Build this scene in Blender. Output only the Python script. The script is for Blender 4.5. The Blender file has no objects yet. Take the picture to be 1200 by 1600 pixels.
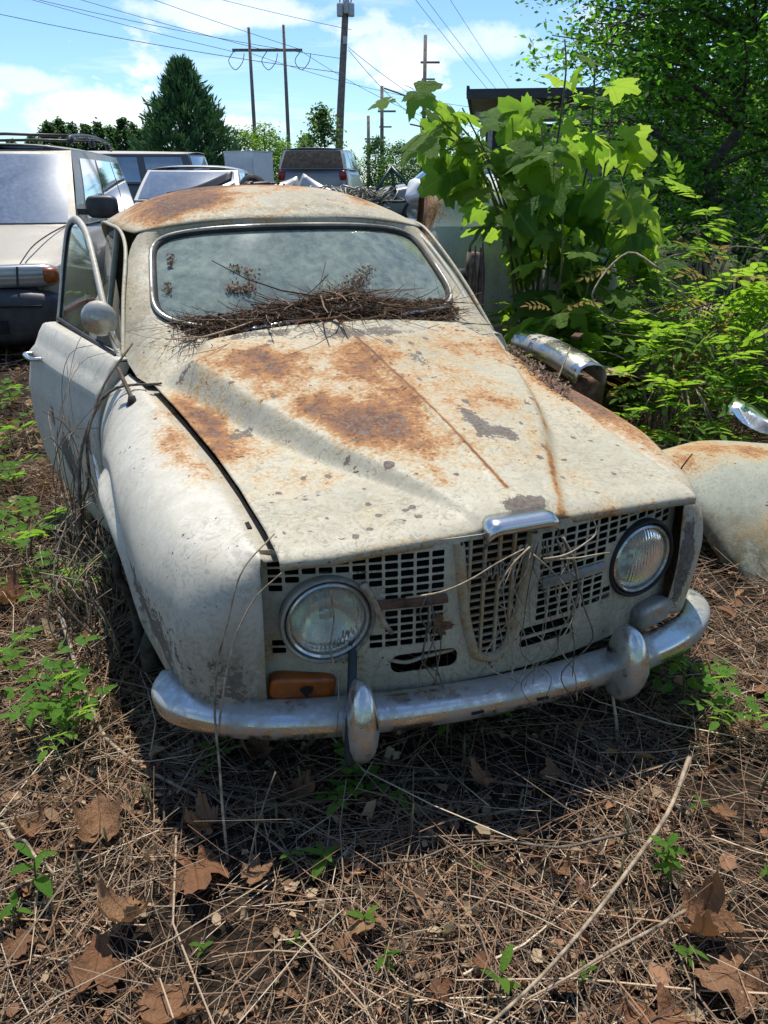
import bpy, bmesh, math, random
import numpy as np
from mathutils import Vector, Matrix, noise
from mathutils.geometry import delaunay_2d_cdt
R = math.radians
rng = np.random.default_rng(7)
random.seed(7)
S = bpy.context.scene
COL = S.collection

# ------------------------------------------------------------------ camera, sky, sun, exposure
cam_d = bpy.data.cameras.new('camera'); cam = bpy.data.objects.new('camera', cam_d); COL.objects.link(cam)
cam_d.sensor_fit = 'VERTICAL'; cam_d.sensor_height = 24.0; cam_d.lens = 24.0 * 1202.3 / 1600.0
cam_d.clip_start = 0.02; cam_d.clip_end = 2000
cam.location = (0, 0, 1.33); cam.rotation_euler = (R(90 - 23.2), 0, 0)
S.camera = cam
SUN_EL, SUN_AZ = 70.0, -6.0          # azimuth measured from +Y towards +X
W = bpy.data.worlds.new('World'); S.world = W; W.use_nodes = True
sun_d = bpy.data.lights.new('sun', 'SUN'); sun_d.energy = 4.2; sun_d.angle = R(0.53); sun_d.color = (1.0, 0.935, 0.83)
sun = bpy.data.objects.new('sun', sun_d); COL.objects.link(sun)
sdir = Vector((math.sin(R(SUN_AZ)) * math.cos(R(SUN_EL)), math.cos(R(SUN_AZ)) * math.cos(R(SUN_EL)), math.sin(R(SUN_EL))))
sun.rotation_euler = sdir.to_track_quat('Z', 'Y').to_euler(); sun.location = sdir * 50
S.view_settings.view_transform = 'Standard'; S.view_settings.look = 'None'
S.view_settings.exposure = 0.43; S.view_settings.gamma = 1.0; S.view_settings.use_curve_mapping = False
S.render.engine = 'CYCLES'
S.cycles.max_bounces = 6; S.cycles.diffuse_bounces = 3; S.cycles.glossy_bounces = 3; S.cycles.transmission_bounces = 4; S.cycles.transparent_max_bounces = 8; S.cycles.caustics_reflective = False; S.cycles.caustics_refractive = False


# ------------------------------------------------------------------ node helper
class NT:
    def __init__(s, tree):
        s.t = tree; tree.nodes.clear()
    def n(s, typ, ins=None, **kw):
        nd = s.t.nodes.new(typ)
        for k, v in kw.items(): setattr(nd, k, v)
        if ins:
            for k, v in ins.items(): s.set(nd, k, v)
        return nd
    def set(s, nd, k, v):
        sock = nd.inputs[k]
        if isinstance(v, bpy.types.NodeSocket): s.t.links.new(v, sock)
        elif isinstance(v, bpy.types.Node): s.t.links.new(v.outputs[0], sock)
        else:
            if sock.type == 'RGBA' and len(v) == 3: v = (*v, 1)
            sock.default_value = v
    def math(s, op, a, b=None, c=None, clamp=False):
        nd = s.n('ShaderNodeMath', operation=op, use_clamp=clamp)
        for i, v in enumerate((a, b, c)):
            if v is not None: s.set(nd, i, v)
        return nd.outputs[0]
    def mix(s, f, a, b, typ='MIX'):
        nd = s.n('ShaderNodeMix', data_type='RGBA', blend_type=typ)
        s.set(nd, 0, f); s.set(nd, 6, a); s.set(nd, 7, b)
        return nd.outputs[2]
    def noise(s, vec, scale, detail=5, rough=.55, dist=0.0):
        nd = s.n('ShaderNodeTexNoise', {'Scale': scale, 'Detail': detail, 'Roughness': rough, 'Distortion': dist})
        if vec is not None: s.set(nd, 'Vector', vec)
        return nd.outputs[0]
    def mapr(s, v, a, b, c=0.0, d=1.0):
        nd = s.n('ShaderNodeMapRange', {0: v, 1: a, 2: b, 3: c, 4: d}); nd.clamp = True
        return nd.outputs[0]
    def ramp(s, fac, stops, interp='LINEAR'):
        nd = s.n('ShaderNodeValToRGB'); s.set(nd, 0, fac); r = nd.color_ramp; r.interpolation = interp
        while len(r.elements) < len(stops): r.elements.new(.5)
        for e, (p, c) in zip(r.elements, stops):
            e.position = p; e.color = (*c, 1) if len(c) == 3 else c
        return nd.outputs[0]
    def bump(s, h, strength=.3, dist=.01):
        return s.n('ShaderNodeBump', {'Strength': strength, 'Distance': dist, 'Height': h}).outputs[0]
    def out(s, sh, vol=None):
        o = s.n('ShaderNodeOutputMaterial')
        s.t.links.new(sh.outputs[0] if isinstance(sh, bpy.types.Node) else sh, o.inputs[0])


def newmat(name):
    m = bpy.data.materials.new(name); m.use_nodes = True
    return m, NT(m.node_tree)


def simple(name, col, rough=.5, metal=0.0, var=.15, vscale=12, bump=.1, spec=.5, col2=None):
    m, t = newmat(name)
    co = t.n('ShaderNodeTexCoord').outputs['Object']
    nz = t.noise(co, vscale, 4, .6)
    c2 = col2 or tuple(max(0, c * (1 - 2.2 * var)) for c in col)
    c1 = tuple(min(1, c * (1 + var)) for c in col)
    c = t.ramp(nz, [(.3, c2), (.68, c1)])
    b = t.n('ShaderNodeBsdfPrincipled', {'Base Color': c, 'Metallic': metal, 'Specular IOR Level': spec})
    t.set(b, 'Roughness', t.mapr(nz, .3, .7, min(1, rough * 1.15), rough * .85))
    if bump: t.set(b, 'Normal', t.bump(t.noise(co, vscale * 6, 4), bump, .004))
    t.out(b)
    return m


MAT = {}


def paint_mat(name, base, base2, rustcols=None, crack=1.0):
    """old car paint: colour attribute wear = (rust, bare, grime)"""
    m, t = newmat(name)
    co = t.n('ShaderNodeTexCoord').outputs['Object']
    at = t.n('ShaderNodeAttribute', attribute_name='wear')
    sp = t.n('ShaderNodeSeparateColor', {0: at.outputs['Color']})
    rust, bare, grime = sp.outputs[0], sp.outputs[1], sp.outputs[2]
    nL = t.noise(co, 5, 4, .62, .6); nM = t.noise(co, 22, 5, .66, .3); nF = t.noise(co, 95, 4, .6)
    nS = t.noise(co, 260, 3, .6)
    # worn clear layer: lichen-like flakes
    fl = t.noise(co, 30, 6, .74, 2.2)
    flm = t.math('MULTIPLY', t.mapr(fl, .485, .545), t.mapr(nL, .34, .56))
    c = t.mix(t.mapr(nM, .3, .72), base2, base)
    c = t.mix(t.math('MULTIPLY', flm, .62 * crack), c, tuple(v * .58 for v in base2))
    vein = t.mapr(t.math('ABSOLUTE', t.math('SUBTRACT', fl, .535)), .0, .016, 1, 0)
    c = t.mix(t.math('MULTIPLY', t.math('MULTIPLY', vein, t.mapr(nL, .36, .5)), .75 * crack), c, tuple(min(.8, v * 1.25) for v in base))
    c = t.mix(t.math('MULTIPLY', t.mapr(nF, .55, .75), .35 * crack), c, tuple(v * .55 for v in base2))
    # grime: green grey film
    stk = t.noise(t.n('ShaderNodeMapping', {0: co, 3: (26, 26, 2.6)}).outputs[0], 1.0, 3, .6)
    gm = t.math('MULTIPLY', grime, t.mapr(t.math('ADD', t.math('MULTIPLY', nM, .45), t.math('ADD', t.math('MULTIPLY', nF, .35), t.math('MULTIPLY', stk, .3))), .34, .70), clamp=True)
    c = t.mix(gm, c, t.mix(t.mapr(nL, .35, .65), (.125, .115, .075), (.215, .185, .125)))
    # rust
    rv = t.math('ADD', rust, t.math('MULTIPLY', t.math('SUBTRACT', t.math('ADD', t.math('MULTIPLY', nL, .5), t.math('MULTIPLY', nM, .5)), .5), 1.9))
    rv = t.math('ADD', rv, t.math('MULTIPLY', t.math('SUBTRACT', nF, .5), 1.15))
    rv = t.math('MULTIPLY', rv, t.mapr(rust, .02, .16))
    rc = t.ramp(rv, [(.18, (.52, .42, .22)), (.38, (.47, .29, .11)), (.60, (.39, .18, .055)), (.84, (.23, .09, .038)), (1.0, (.11, .055, .045))])
    rc = t.mix(t.mapr(nF, .45, .70, 0, .35), rc, (.50, .37, .20))
    rm = t.mapr(rv, .12, .66, 0, .95)
    c = t.mix(rm, c, rc)
    pit = t.math('MULTIPLY', t.mapr(t.noise(co, 62, 4, .6, .4), .56, .60), t.mapr(rv, .45, .75))
    c = t.mix(t.math('MULTIPLY', pit, .65), c, (.105, .052, .036))
    # bare primer / flaked metal with hard edges
    bv = t.math('ADD', bare, t.math('MULTIPLY', t.math('SUBTRACT', t.math('ADD', t.math('MULTIPLY', nM, .55), t.math('MULTIPLY', nF, .45)), .5), 1.3))
    bm = t.math('MULTIPLY', t.mapr(bv, .42, .47), t.mapr(bare, .02, .1))
    c = t.mix(bm, c, t.mix(t.mapr(nF, .35, .65), (.115, .092, .075), (.20, .175, .15)))
    # scattered small chips
    ch = t.math('MULTIPLY', t.mapr(t.noise(co, 44, 3, .55), .675, .69), t.mapr(nL, .45, .52))
    c = t.mix(ch, c, (.10, .065, .045))
    c = t.mix(t.math('MULTIPLY', t.mapr(nS, .5, .8), .25), c, tuple(v * .5 for v in base2))
    b = t.n('ShaderNodeBsdfPrincipled', {'Base Color': c})
    worn = t.math('MAXIMUM', rm, t.math('MAXIMUM', bm, gm))
    t.set(b, 'Roughness', t.mapr(worn, 0, 1, .46, .86))
    t.set(b, 'Specular IOR Level', t.mapr(worn, 0, 1, .42, .18))
    h = t.math('SUBTRACT', t.math('ADD', t.math('MULTIPLY', nM, .25), t.math('MULTIPLY', t.math('MULTIPLY', nF, rm), .6)), t.math('MULTIPLY', t.math('ADD', bm, t.math('MULTIPLY', pit, .7)), .5))
    t.set(b, 'Normal', t.bump(h, .6, .004))
    t.out(b)
    return m


MAT['paint'] = paint_mat('weathered_cream_paint', (.63, .595, .47), (.43, .395, .295), crack=1.25)
MAT['paint_side'] = paint_mat('weathered_white_paint', (.64, .61, .52), (.50, .465, .375), crack=.8)
MAT['paint_blue'] = paint_mat('faded_pale_blue_paint', (.45, .52, .50), (.34, .41, .40), crack=.5)
MAT['paint_green'] = paint_mat('faded_pale_green_paint', (.47, .49, .41), (.32, .345, .26), crack=.9)


def chrome_mat(name, dirt=.3, tint=(.62, .62, .60)):
    m, t = newmat(name)
    co = t.n('ShaderNodeTexCoord').outputs['Object']
    n1 = t.noise(co, 5, 5, .6, .5); n2 = t.noise(co, 60, 5, .65); n3 = t.noise(co, 220, 2, .6)
    d = t.math('MULTIPLY', t.mapr(t.math('ADD', t.math('MULTIPLY', n1, .8), t.math('MULTIPLY', n2, .3)), .66 - dirt * .28, .86 - dirt * .28), .9)
    dc = t.mix(t.mapr(n2, .35, .65), (.10, .085, .055), (.27, .25, .20))
    c = t.mix(d, tint, dc)
    b = t.n('ShaderNodeBsdfPrincipled', {'Base Color': c})
    t.set(b, 'Metallic', t.mapr(d, 0, .9, 1, .15)); t.set(b, 'Roughness', t.math('ADD', t.mapr(d, 0, .9, .20, .70), t.math('MULTIPLY', n2, .10)))
    t.set(b, 'Normal', t.bump(t.math('ADD', t.math('MULTIPLY', n2, .5), t.math('MULTIPLY', n3, .3)), .045, .001))
    t.out(b)
    return m


MAT['chrome'] = chrome_mat('pitted_chrome', .50, (.62, .615, .58))
MAT['chrome_dirty'] = chrome_mat('dirty_chrome', .95, (.5, .5, .45))
MAT['chrome_clean'] = chrome_mat('dull_chrome', .12)
MAT['rubber'] = simple('old_rubber', (.018, .019, .018), .75, bump=.2)
MAT['black'] = simple('engine_black', (.008, .008, .008), .9)
MAT['darkgreen_hose'] = simple('dark_green_hose', (.012, .028, .032), .55)
MAT['rustmetal'] = simple('rusted_steel', (.14, .07, .04), .85, var=.4, vscale=18, bump=.4)
MAT['seat'] = simple('faded_vinyl', (.05, .045, .04), .7)
MAT['wood'] = simple('dead_wood', (.20, .15, .10), .9, var=.3, bump=.4, vscale=25)


def glass_mat(name, dust=.35, dustcol=(.42, .45, .38), tint=(.75, .82, .78), gloss=.12, clear=.55, dscale=3.0, rough=.03, fres=.75):
    """thin dirty pane: film of dust over a clear, reflective sheet"""
    m, t = newmat(name)
    co = t.n('ShaderNodeTexCoord').outputs['Object']
    n1 = t.noise(co, dscale, 5, .65, 1.2); n2 = t.noise(co, 26, 4, .65, .4)
    f = t.math('ADD', t.math('MULTIPLY', n1, .75), t.math('MULTIPLY', n2, .35))
    dm = t.mapr(f, .38, .72, dust * .45, min(1, dust * 1.55))
    dc = t.mix(t.mapr(n2, .35, .65), tuple(v * .75 for v in dustcol), dustcol)
    tr = t.n('ShaderNodeBsdfTransparent', {'Color': tuple(v * clear for v in tint)})
    gl = t.n('ShaderNodeBsdfGlossy', {'Color': (.95, .97, 1.0), 'Roughness': rough})
    df = t.n('ShaderNodeBsdfDiffuse', {'Color': dc})
    fr = t.n('ShaderNodeLayerWeight', {'Blend': .35}).outputs['Fresnel']
    fac = t.math('ADD', t.math('MULTIPLY', fr, fres), gloss, clamp=True)
    a = t.n('ShaderNodeMixShader', {0: dm, 1: tr, 2: df})
    b = t.n('ShaderNodeMixShader', {0: fac, 1: a, 2: gl})
    t.out(b)
    return m


MAT['windshield'] = glass_mat('dirty_windshield_glass', .86, (.29, .335, .235), (.7, .80, .66), .15, .8, 2.2, .05, .40)  # dust film; its green haze also stands in for reflected sky and foliage
MAT['doorglass'] = glass_mat('dusty_door_glass', .14, (.32, .36, .26), (.80, .88, .80), .02, .92, fres=.3)
MAT['carglass'] = glass_mat('dark_car_glass', .10, (.4, .42, .42), (.3, .36, .36), .30, .35, rough=.06)
MAT['dustyglass'] = glass_mat('dusty_car_glass', .34, (.40, .43, .42), (.4, .46, .46), .30, .4, 2.0, .10)
m, t = newmat('lens_glass')
co = t.n('ShaderNodeTexCoord').outputs['Object']
wv = t.n('ShaderNodeTexWave', {'Vector': co, 'Scale': 34.0, 'Distortion': .4}, bands_direction='X')
b = t.n('ShaderNodeBsdfPrincipled', {'Base Color': (.85, .88, .80), 'Roughness': .08, 'Transmission Weight': .82, 'IOR': 1.3})
dn = t.mapr(t.noise(co, 14, 8, .65, .6), .45, .75)
t.set(b, 'Base Color', t.mix(dn, (.80, .84, .74), (.26, .26, .16)))
t.set(b, 'Transmission Weight', t.mapr(dn, 0, 1, .85, .35))
t.set(b, 'Normal', t.bump(wv.outputs[1], .22, .003)); t.out(b); MAT['lens'] = m
MAT['reflector'] = chrome_mat('lamp_reflector', .3, (.75, .75, .66))
m, t = newmat('amber_lens')
co = t.n('ShaderNodeTexCoord').outputs['Object']
c = t.ramp(t.noise(co, 30, 6, .6), [(.3, (.20, .045, .01)), (.7, (.50, .13, .015))])
b = t.n('ShaderNodeBsdfPrincipled', {'Base Color': c, 'Roughness': .32, 'Transmission Weight': .25}); t.out(b); MAT['amber'] = m


# ------------------------------------------------------------------ mesh helpers
def link(o, parent=None):
    COL.objects.link(o)
    if parent is not None: o.parent = parent
    return o


def meshdata(name, V, Fc, mat=None, smooth=True, attrs=None):
    me = bpy.data.meshes.new(name)
    me.from_pydata([tuple(map(float, v)) for v in V], [], [tuple(map(int, f)) for f in Fc])
    if smooth: me.polygons.foreach_set('use_smooth', [True] * len(me.polygons))
    if attrs is not None:
        for k, a in attrs.items():
            ca = me.color_attributes.new(k, 'FLOAT_COLOR', 'POINT')
            a = np.asarray(a, dtype=np.float32)
            if a.shape[1] == 3: a = np.hstack([a, np.ones((len(a), 1), np.float32)])
            ca.data.foreach_set('color', a.ravel())
    if mat is not None: me.materials.append(MAT[mat] if isinstance(mat, str) else mat)
    me.update()
    return me


def fastmesh(name, V, Q, mat, attrs=None, smooth=False):
    """numpy quads/tris to mesh, quick for big arrays"""
    V = np.asarray(V, np.float32); Q = np.asarray(Q, np.int32); k = Q.shape[1]
    me = bpy.data.meshes.new(name)
    me.vertices.add(len(V)); me.vertices.foreach_set('co', V.ravel())
    me.loops.add(Q.size); me.loops.foreach_set('vertex_index', Q.ravel())
    me.polygons.add(len(Q)); me.polygons.foreach_set('loop_start', np.arange(0, Q.size, k, dtype=np.int32))
    me.polygons.foreach_set('loop_total', np.full(len(Q), k, np.int32))
    if smooth: me.polygons.foreach_set('use_smooth', np.ones(len(Q), bool))
    if attrs:
        for nm, a in attrs.items():
            ca = me.color_attributes.new(nm, 'FLOAT_COLOR', 'POINT')
            a = np.asarray(a, np.float32)
            if a.shape[1] == 3: a = np.hstack([a, np.ones((len(a), 1), np.float32)])
            ca.data.foreach_set('color', a.ravel())
    me.materials.append(MAT[mat] if isinstance(mat, str) else mat)
    me.update(calc_edges=True); me.validate()
    return me


def obj(name, me, parent=None, loc=None, rot=None, label=None, cat=None, group=None, kind=None):
    o = bpy.data.objects.new(name, me); link(o, parent)
    if loc is not None: o.location = loc
    if rot is not None: o.rotation_euler = rot
    return tag(o, label, cat, group, kind)


def tag(o, label=None, cat=None, group=None, kind=None):
    if label: o['label'] = label
    if cat: o['category'] = cat
    if group: o['group'] = group
    if kind: o['kind'] = kind
    return o


def empty(name, loc=(0, 0, 0), rz=0, label=None, cat=None, group=None):
    o = bpy.data.objects.new(name, None); o.empty_display_size = .1; link(o)
    o.location = loc; o.rotation_euler = (0, 0, rz)
    return tag(o, label, cat, group)


def solid(o, th, off=-1):
    md = o.modifiers.new('solidify', 'SOLIDIFY'); md.thickness = th; md.offset = off
    return o


def bevel(o, w, seg=2):
    md = o.modifiers.new('bevel', 'BEVEL'); md.width = w; md.segments = seg; md.limit_method = 'ANGLE'; md.angle_limit = R(35)
    return o


def cr(P, n, closed=False):
    """Catmull-Rom through P, n samples, chord-length spaced"""
    P = np.asarray(P, float); m = len(P)
    d = np.r_[0, np.cumsum(np.linalg.norm(np.diff(P, axis=0), axis=1) + 1e-9)]
    s = np.linspace(0, d[-1], n); out = np.zeros((n, P.shape[1]))
    T = np.zeros_like(P)
    for i in range(m):
        a, b = max(0, i - 1), min(m - 1, i + 1)
        T[i] = (P[b] - P[a]) / (d[b] - d[a])
    k = np.clip(np.searchsorted(d, s, 'right') - 1, 0, m - 2)
    h = (d[k + 1] - d[k]); u = ((s - d[k]) / h)[:, None]; h = h[:, None]
    return (2 * u**3 - 3 * u**2 + 1) * P[k] + (u**3 - 2 * u**2 + u) * h * T[k] + (-2 * u**3 + 3 * u**2) * P[k + 1] + (u**3 - u**2) * h * T[k + 1]


def patch(ctrl, nu, nv):
    A = np.array([cr(row, nv) for row in ctrl])
    return np.stack([cr(A[:, j], nu) for j in range(nv)], 1)       # nu x nv x 3


def gridfaces(nu, nv, wrap=False):
    f = []
    for i in range(nu - 1):
        for j in range(nv - (0 if wrap else 1)):
            j2 = (j + 1) % nv
            f.append((i * nv + j, i * nv + j2, (i + 1) * nv + j2, (i + 1) * nv + j))
    return f


def gridmesh(name, G, mat, wear=None):
    nu, nv = G.shape[:2]; V = G.reshape(-1, 3)
    at = None
    if wear is not None: at = {'wear': np.array([wear(*p) for p in V])}
    return meshdata(name, V, gridfaces(nu, nv), mat, True, at)


class MB:
    def __init__(s): s.V = []; s.F = []
    def add(s, V, Fc):
        k = len(s.V); s.V += [tuple(v) for v in V]; s.F += [tuple(i + k for i in f) for f in Fc]; return s
    def box(s, c, d, M=None):
        x, y, z = [v / 2 for v in d]
        V = [Vector((a * x, b * y, e * z)) for a in (-1, 1) for b in (-1, 1) for e in (-1, 1)]
        if M is not None: V = [M @ v for v in V]
        V = [v + Vector(c) for v in V]
        return s.add(V, [(0, 1, 3, 2), (4, 6, 7, 5), (0, 4, 5, 1), (2, 3, 7, 6), (0, 2, 6, 4), (1, 5, 7, 3)])
    def tube(s, P, r, n=6, cap=True, flat=1.0):
        P = np.asarray(P, float); m = len(P)
        rr = np.full(m, r) if np.isscalar(r) else np.asarray(r, float)
        T = np.gradient(P, axis=0); T /= np.linalg.norm(T, axis=1)[:, None] + 1e-12
        up = np.array([0, 0, 1.0]) if abs(T[0][2]) < .9 else np.array([1.0, 0, 0])
        V = []; a = np.cross(T[0], up); a /= np.linalg.norm(a)
        for i in range(m):
            a = a - T[i] * (a @ T[i]); a /= np.linalg.norm(a) + 1e-12; b = np.cross(T[i], a)
            for k in range(n):
                q = 2 * math.pi * k / n
                V.append(P[i] + rr[i] * (a * math.cos(q) + flat * b * math.sin(q)))
        Fc = gridfaces(m, n, True)
        if cap: Fc += [tuple(range(n))[::-1], tuple((m - 1) * n + k for k in range(n))]
        return s.add(V, Fc)
    def lathe(s, prof, n=24, M=None):
        """prof (r, h) about local Z"""
        V = []
        for r, h in prof:
            for k in range(n):
                q = 2 * math.pi * k / n; v = Vector((r * math.cos(q), r * math.sin(q), h)); V.append(M @ v if M is not None else v)
        return s.add(V, gridfaces(len(prof), n, True))
    def me(s, name, mat, smooth=False, wear=None):
        at = None
        if wear is not None: at = {'wear': np.array([wear(*p) for p in s.V])}
        return meshdata(name, s.V, s.F, mat, smooth, at)


def inpoly(x, y, P):
    c = False; j = len(P) - 1
    for i in range(len(P)):
        (xi, yi), (xj, yj) = P[i], P[j]
        if (yi > y) != (yj > y) and x < (xj - xi) * (y - yi) / (yj - yi) + xi: c = not c
        j = i
    return c


def plate(outer, holes, mapf, steiner=()):
    """flat plate with holes, triangulated, mapped to 3D by mapf(a, b)"""
    vs = []; es = []
    for lp in [outer] + list(holes):
        k = len(vs); vs += [Vector(p) for p in lp]; es += [(k + i, k + (i + 1) % len(lp)) for i in range(len(lp))]
    vs += [Vector(p) for p in steiner]
    o = delaunay_2d_cdt(vs, es, [], 0, 1e-6)
    V2, F2 = o[0], o[2]; Fc = []
    bb = [(min(p[0] for p in h), max(p[0] for p in h), min(p[1] for p in h), max(p[1] for p in h)) for h in holes]
    for f in F2:
        cx = sum(V2[i].x for i in f) / len(f); cy = sum(V2[i].y for i in f) / len(f)
        if not inpoly(cx, cy, outer): continue
        if any(b[0] <= cx <= b[1] and b[2] <= cy <= b[3] and inpoly(cx, cy, h) for h, b in zip(holes, bb)): continue
        Fc.append(tuple(f))
    return [mapf(v.x, v.y) for v in V2], Fc


def rrect(x0, x1, y0, y1, r=.004, n=3):
    out = []
    for cx, cy, a in ((x1 - r, y1 - r, 0), (x0 + r, y1 - r, 90), (x0 + r, y0 + r, 180), (x1 - r, y0 + r, 270)):
        for k in range(n + 1):
            q = R(a + 90 * k / n); out.append((cx + r * math.cos(q), cy + r * math.sin(q)))
    return out


def nz(p, s=1.0, seed=0.0):
    return noise.noise(Vector((p[0] * s + seed, p[1] * s - seed * .7, p[2] * s + seed * .3)))


def fbm(p, s=1.0, o=4, seed=0.0):
    return noise.fractal(Vector((p[0] * s + seed, p[1] * s - seed, p[2] * s + seed * .5)), 1.0, 2.0, o)


def ell(p, c, r):
    d = sum(((a - b) / q)**2 for a, b, q in zip(p, c, r))
    return math.exp(-d * 1.2)


# ------------------------------------------------------------------ sky with clouds
t = NT(W.node_tree)
sky = t.n('ShaderNodeTexSky'); sky.sky_type = 'NISHITA'; sky.sun_disc = False
sky.sun_elevation = R(SUN_EL); sky.sun_rotation = R(SUN_AZ); sky.air_density = 1.0; sky.dust_density = .2; sky.ozone_density = 1.6; sky.altitude = 100
geo = t.n('ShaderNodeTexCoord').outputs['Generated']
sx_ = t.n('ShaderNodeSeparateXYZ', {0: geo})
zc = t.math('MAXIMUM', sx_.outputs[2], .0)
den = t.math('ADD', zc, .12)
px = t.math('DIVIDE', sx_.outputs[0], den); py = t.math('DIVIDE', sx_.outputs[1], den)
pv = t.n('ShaderNodeCombineXYZ', {0: px, 1: py, 2: zc}).outputs[0]
# high wisps
n1 = t.noise(t.n('ShaderNodeMapping', {0: pv, 1: (3.1, .7, 0), 2: (0, 0, R(-12)), 3: (.75, 1.5, 1)}).outputs[0], .9, 6, .62, .35)
wisp = t.math('MULTIPLY', t.mapr(n1, .54, .78), .75)
# puffy clouds low over the horizon
gv = t.n('ShaderNodeMapping', {0: geo, 1: (1.13, .0, .37), 3: (3.4, 3.4, 7.5)}).outputs[0]
n2 = t.noise(gv, 1.55, 6, .60, .15)
low = t.math('MULTIPLY', t.mapr(sx_.outputs[2], .0, .05), t.mapr(sx_.outputs[2], .13, .24, 1, 0))
puff = t.math('MULTIPLY', t.mapr(n2, .535, .60), low)
def blob(az, el, wa, we):
    """cloud bank round a compass bearing and height (degrees)"""
    d0 = Vector((math.sin(R(az)) * math.cos(R(el)), math.cos(R(az)) * math.cos(R(el)), math.sin(R(el))))
    dx = t.math('DIVIDE', t.math('SUBTRACT', t.math('ARCTAN2', sx_.outputs[0], sx_.outputs[1]), R(az)), R(wa)); dz = t.math('DIVIDE', t.math('SUBTRACT', sx_.outputs[2], math.sin(R(el))), R(we))
    r2 = t.math('ADD', t.math('MULTIPLY', dx, dx), t.math('MULTIPLY', dz, dz))
    return t.mapr(t.math('ADD', r2, t.math('MULTIPLY', t.math('SUBTRACT', n3, .5), -3.6)), .95, .35)
n3 = t.noise(t.n('ShaderNodeMapping', {0: geo, 3: (11, 11, 16)}).outputs[0], 1.0, 7, .62)
cl = t.math('MAXIMUM', wisp, puff)
for az, el, wa, we, k in ((-17.5, 3.6, 5.5, 2.0, .95), (-25, 5.6, 6.5, .9, .6), (-9.5, 9.6, 7, 1.1, .75), (-9, 3.2, 3.0, 1.0, .8), (1.0, 7.2, 3.6, 1.6, .8), (5.5, 8.2, 4.5, 1.2, .6), (40, 6, 9, 2.5, .8), (-60, 7, 10, 2.5, .8), (100, 8, 14, 3, .8), (170, 9, 15, 3, .8), (-130, 7, 12, 3, .8)):
    cl = t.math('MAXIMUM', cl, t.math('MULTIPLY', blob(az, el, wa, we), k))
cl = t.math('MULTIPLY', cl, t.mapr(sx_.outputs[2], -.01, .03))
shade = t.mapr(t.noise(t.n('ShaderNodeMapping', {0: geo, 1: (1.13, .0, .33), 3: (3.4, 3.4, 7.5)}).outputs[0], 1.55, 4, .6), .45, .70, 1.0, .80)
cc = t.mix(1.0, (7.6, 7.9, 8.3), t.n('ShaderNodeCombineColor', {0: shade, 1: shade, 2: shade}).outputs[0], 'MULTIPLY')
blue = t.mix(1.0, sky.outputs[0], (.67, .85, 1.01), 'MULTIPLY')
c = t.mix(t.math('MULTIPLY', cl, .88), blue, cc)
bg = t.n('ShaderNodeBackground', {'Color': c, 'Strength': .125})
o = t.n('ShaderNodeOutputWorld'); t.t.links.new(bg.outputs[0], o.inputs[0])


# ------------------------------------------------------------------ the derelict saloon (car frame: x right, y towards the tail, z up; ground lies at z = SINK)
SINK = 0.178
CY = R(21.33)
def car2world(p):
    x, y, z = p[0] + .8115, p[1] + 1.3702, p[2]
    return Vector((math.cos(CY) * x - math.sin(CY) * y, math.sin(CY) * x + math.cos(CY) * y, z - SINK))
CAR = empty('derelict_saloon_car', car2world((0, 0, 0)), CY, 'derelict rounded cream saloon car with rust-stained hood and open door', 'car')
ip = np.interp


def hood_xyz(s, y):
    """s in -1..1 across, y along"""
    xl = ip(y, [-.05, .08, .3, .5, .755, 1.06, 1.2], [-.509, -.509, -.519, -.537, -.571, -.621, -.64])
    xr = ip(y, [-.05, .3, .68, 1.0, 1.2], [.528, .555, .59, .635, .655])
    xs = ip(y, [-.05, .1, .56, 1.15], [.04, .04, .03, .0])
    hw = ip(y, [-.03, .1, .245, .38, .54, .72, .93, 1.05, 1.2], [.105, .165, .245, .32, .39, .46, .525, .565, .62])
    x = (xs + (xr - xs) * s) if s > 0 else (xs + (xs - xl) * s)
    half = (xr - xs) if s > 0 else (xs - xl)
    d = abs(x - xs)
    ze = .818 + .1 * y
    st = max(0, .012 + .082 * y) * (1 - .9 * max(0, min(1, (y - .98) / .14)) * max(0, min(1, (d - .45) / .1)))
    w = .020 + .022 * max(0, y)
    q = min(1, max(0, (hw - d) / w * .5 + .5)); q = q * q * (3 - 2 * q)
    z = ze + st * q + .020 * (1 - (d / half)**2) + .012 * (1 - min(1, d / hw)**2) * min(1, max(0, y) * 3)
    z += .010 * math.exp(-(d / .011)**2) * min(1, max(0, (y - .04) / .25))
    z += .0035 * nz((x, y, 0), 4.0, 3) + .0012 * nz((x, y, 0), 14.0, 8)
    z -= .014 * max(0, 1 - (y + .035) / .05)**2
    if s < -.8: z += .010 * (-s - .8) / .2
    return x, z


NS, NY = 190, 150
sl = np.linspace(-1, 1, NS); G = []
for i in range(NY):
    f = i / (NY - 1); row = []
    for s in sl:
        yr = 1.165 - .085 * s * s
        y = -.035 + (yr + .035) * f + .012 * s * s * (1 - f)
        x, z = hood_xyz(s, y); row.append((x, y, z))
    G.append(row)
G = np.array(G)
lip1 = G[0] + np.array([0, -.006, -.006]); lip2 = G[0] + np.array([0, -.005, -.022])
G = np.concatenate([[lip2], [lip1], G])


_rs = random.Random(3); FLECK = [(_rs.uniform(-.5, .55), _rs.uniform(0, 1.05), _rs.uniform(.006, .018)) for _ in range(70)]


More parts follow.
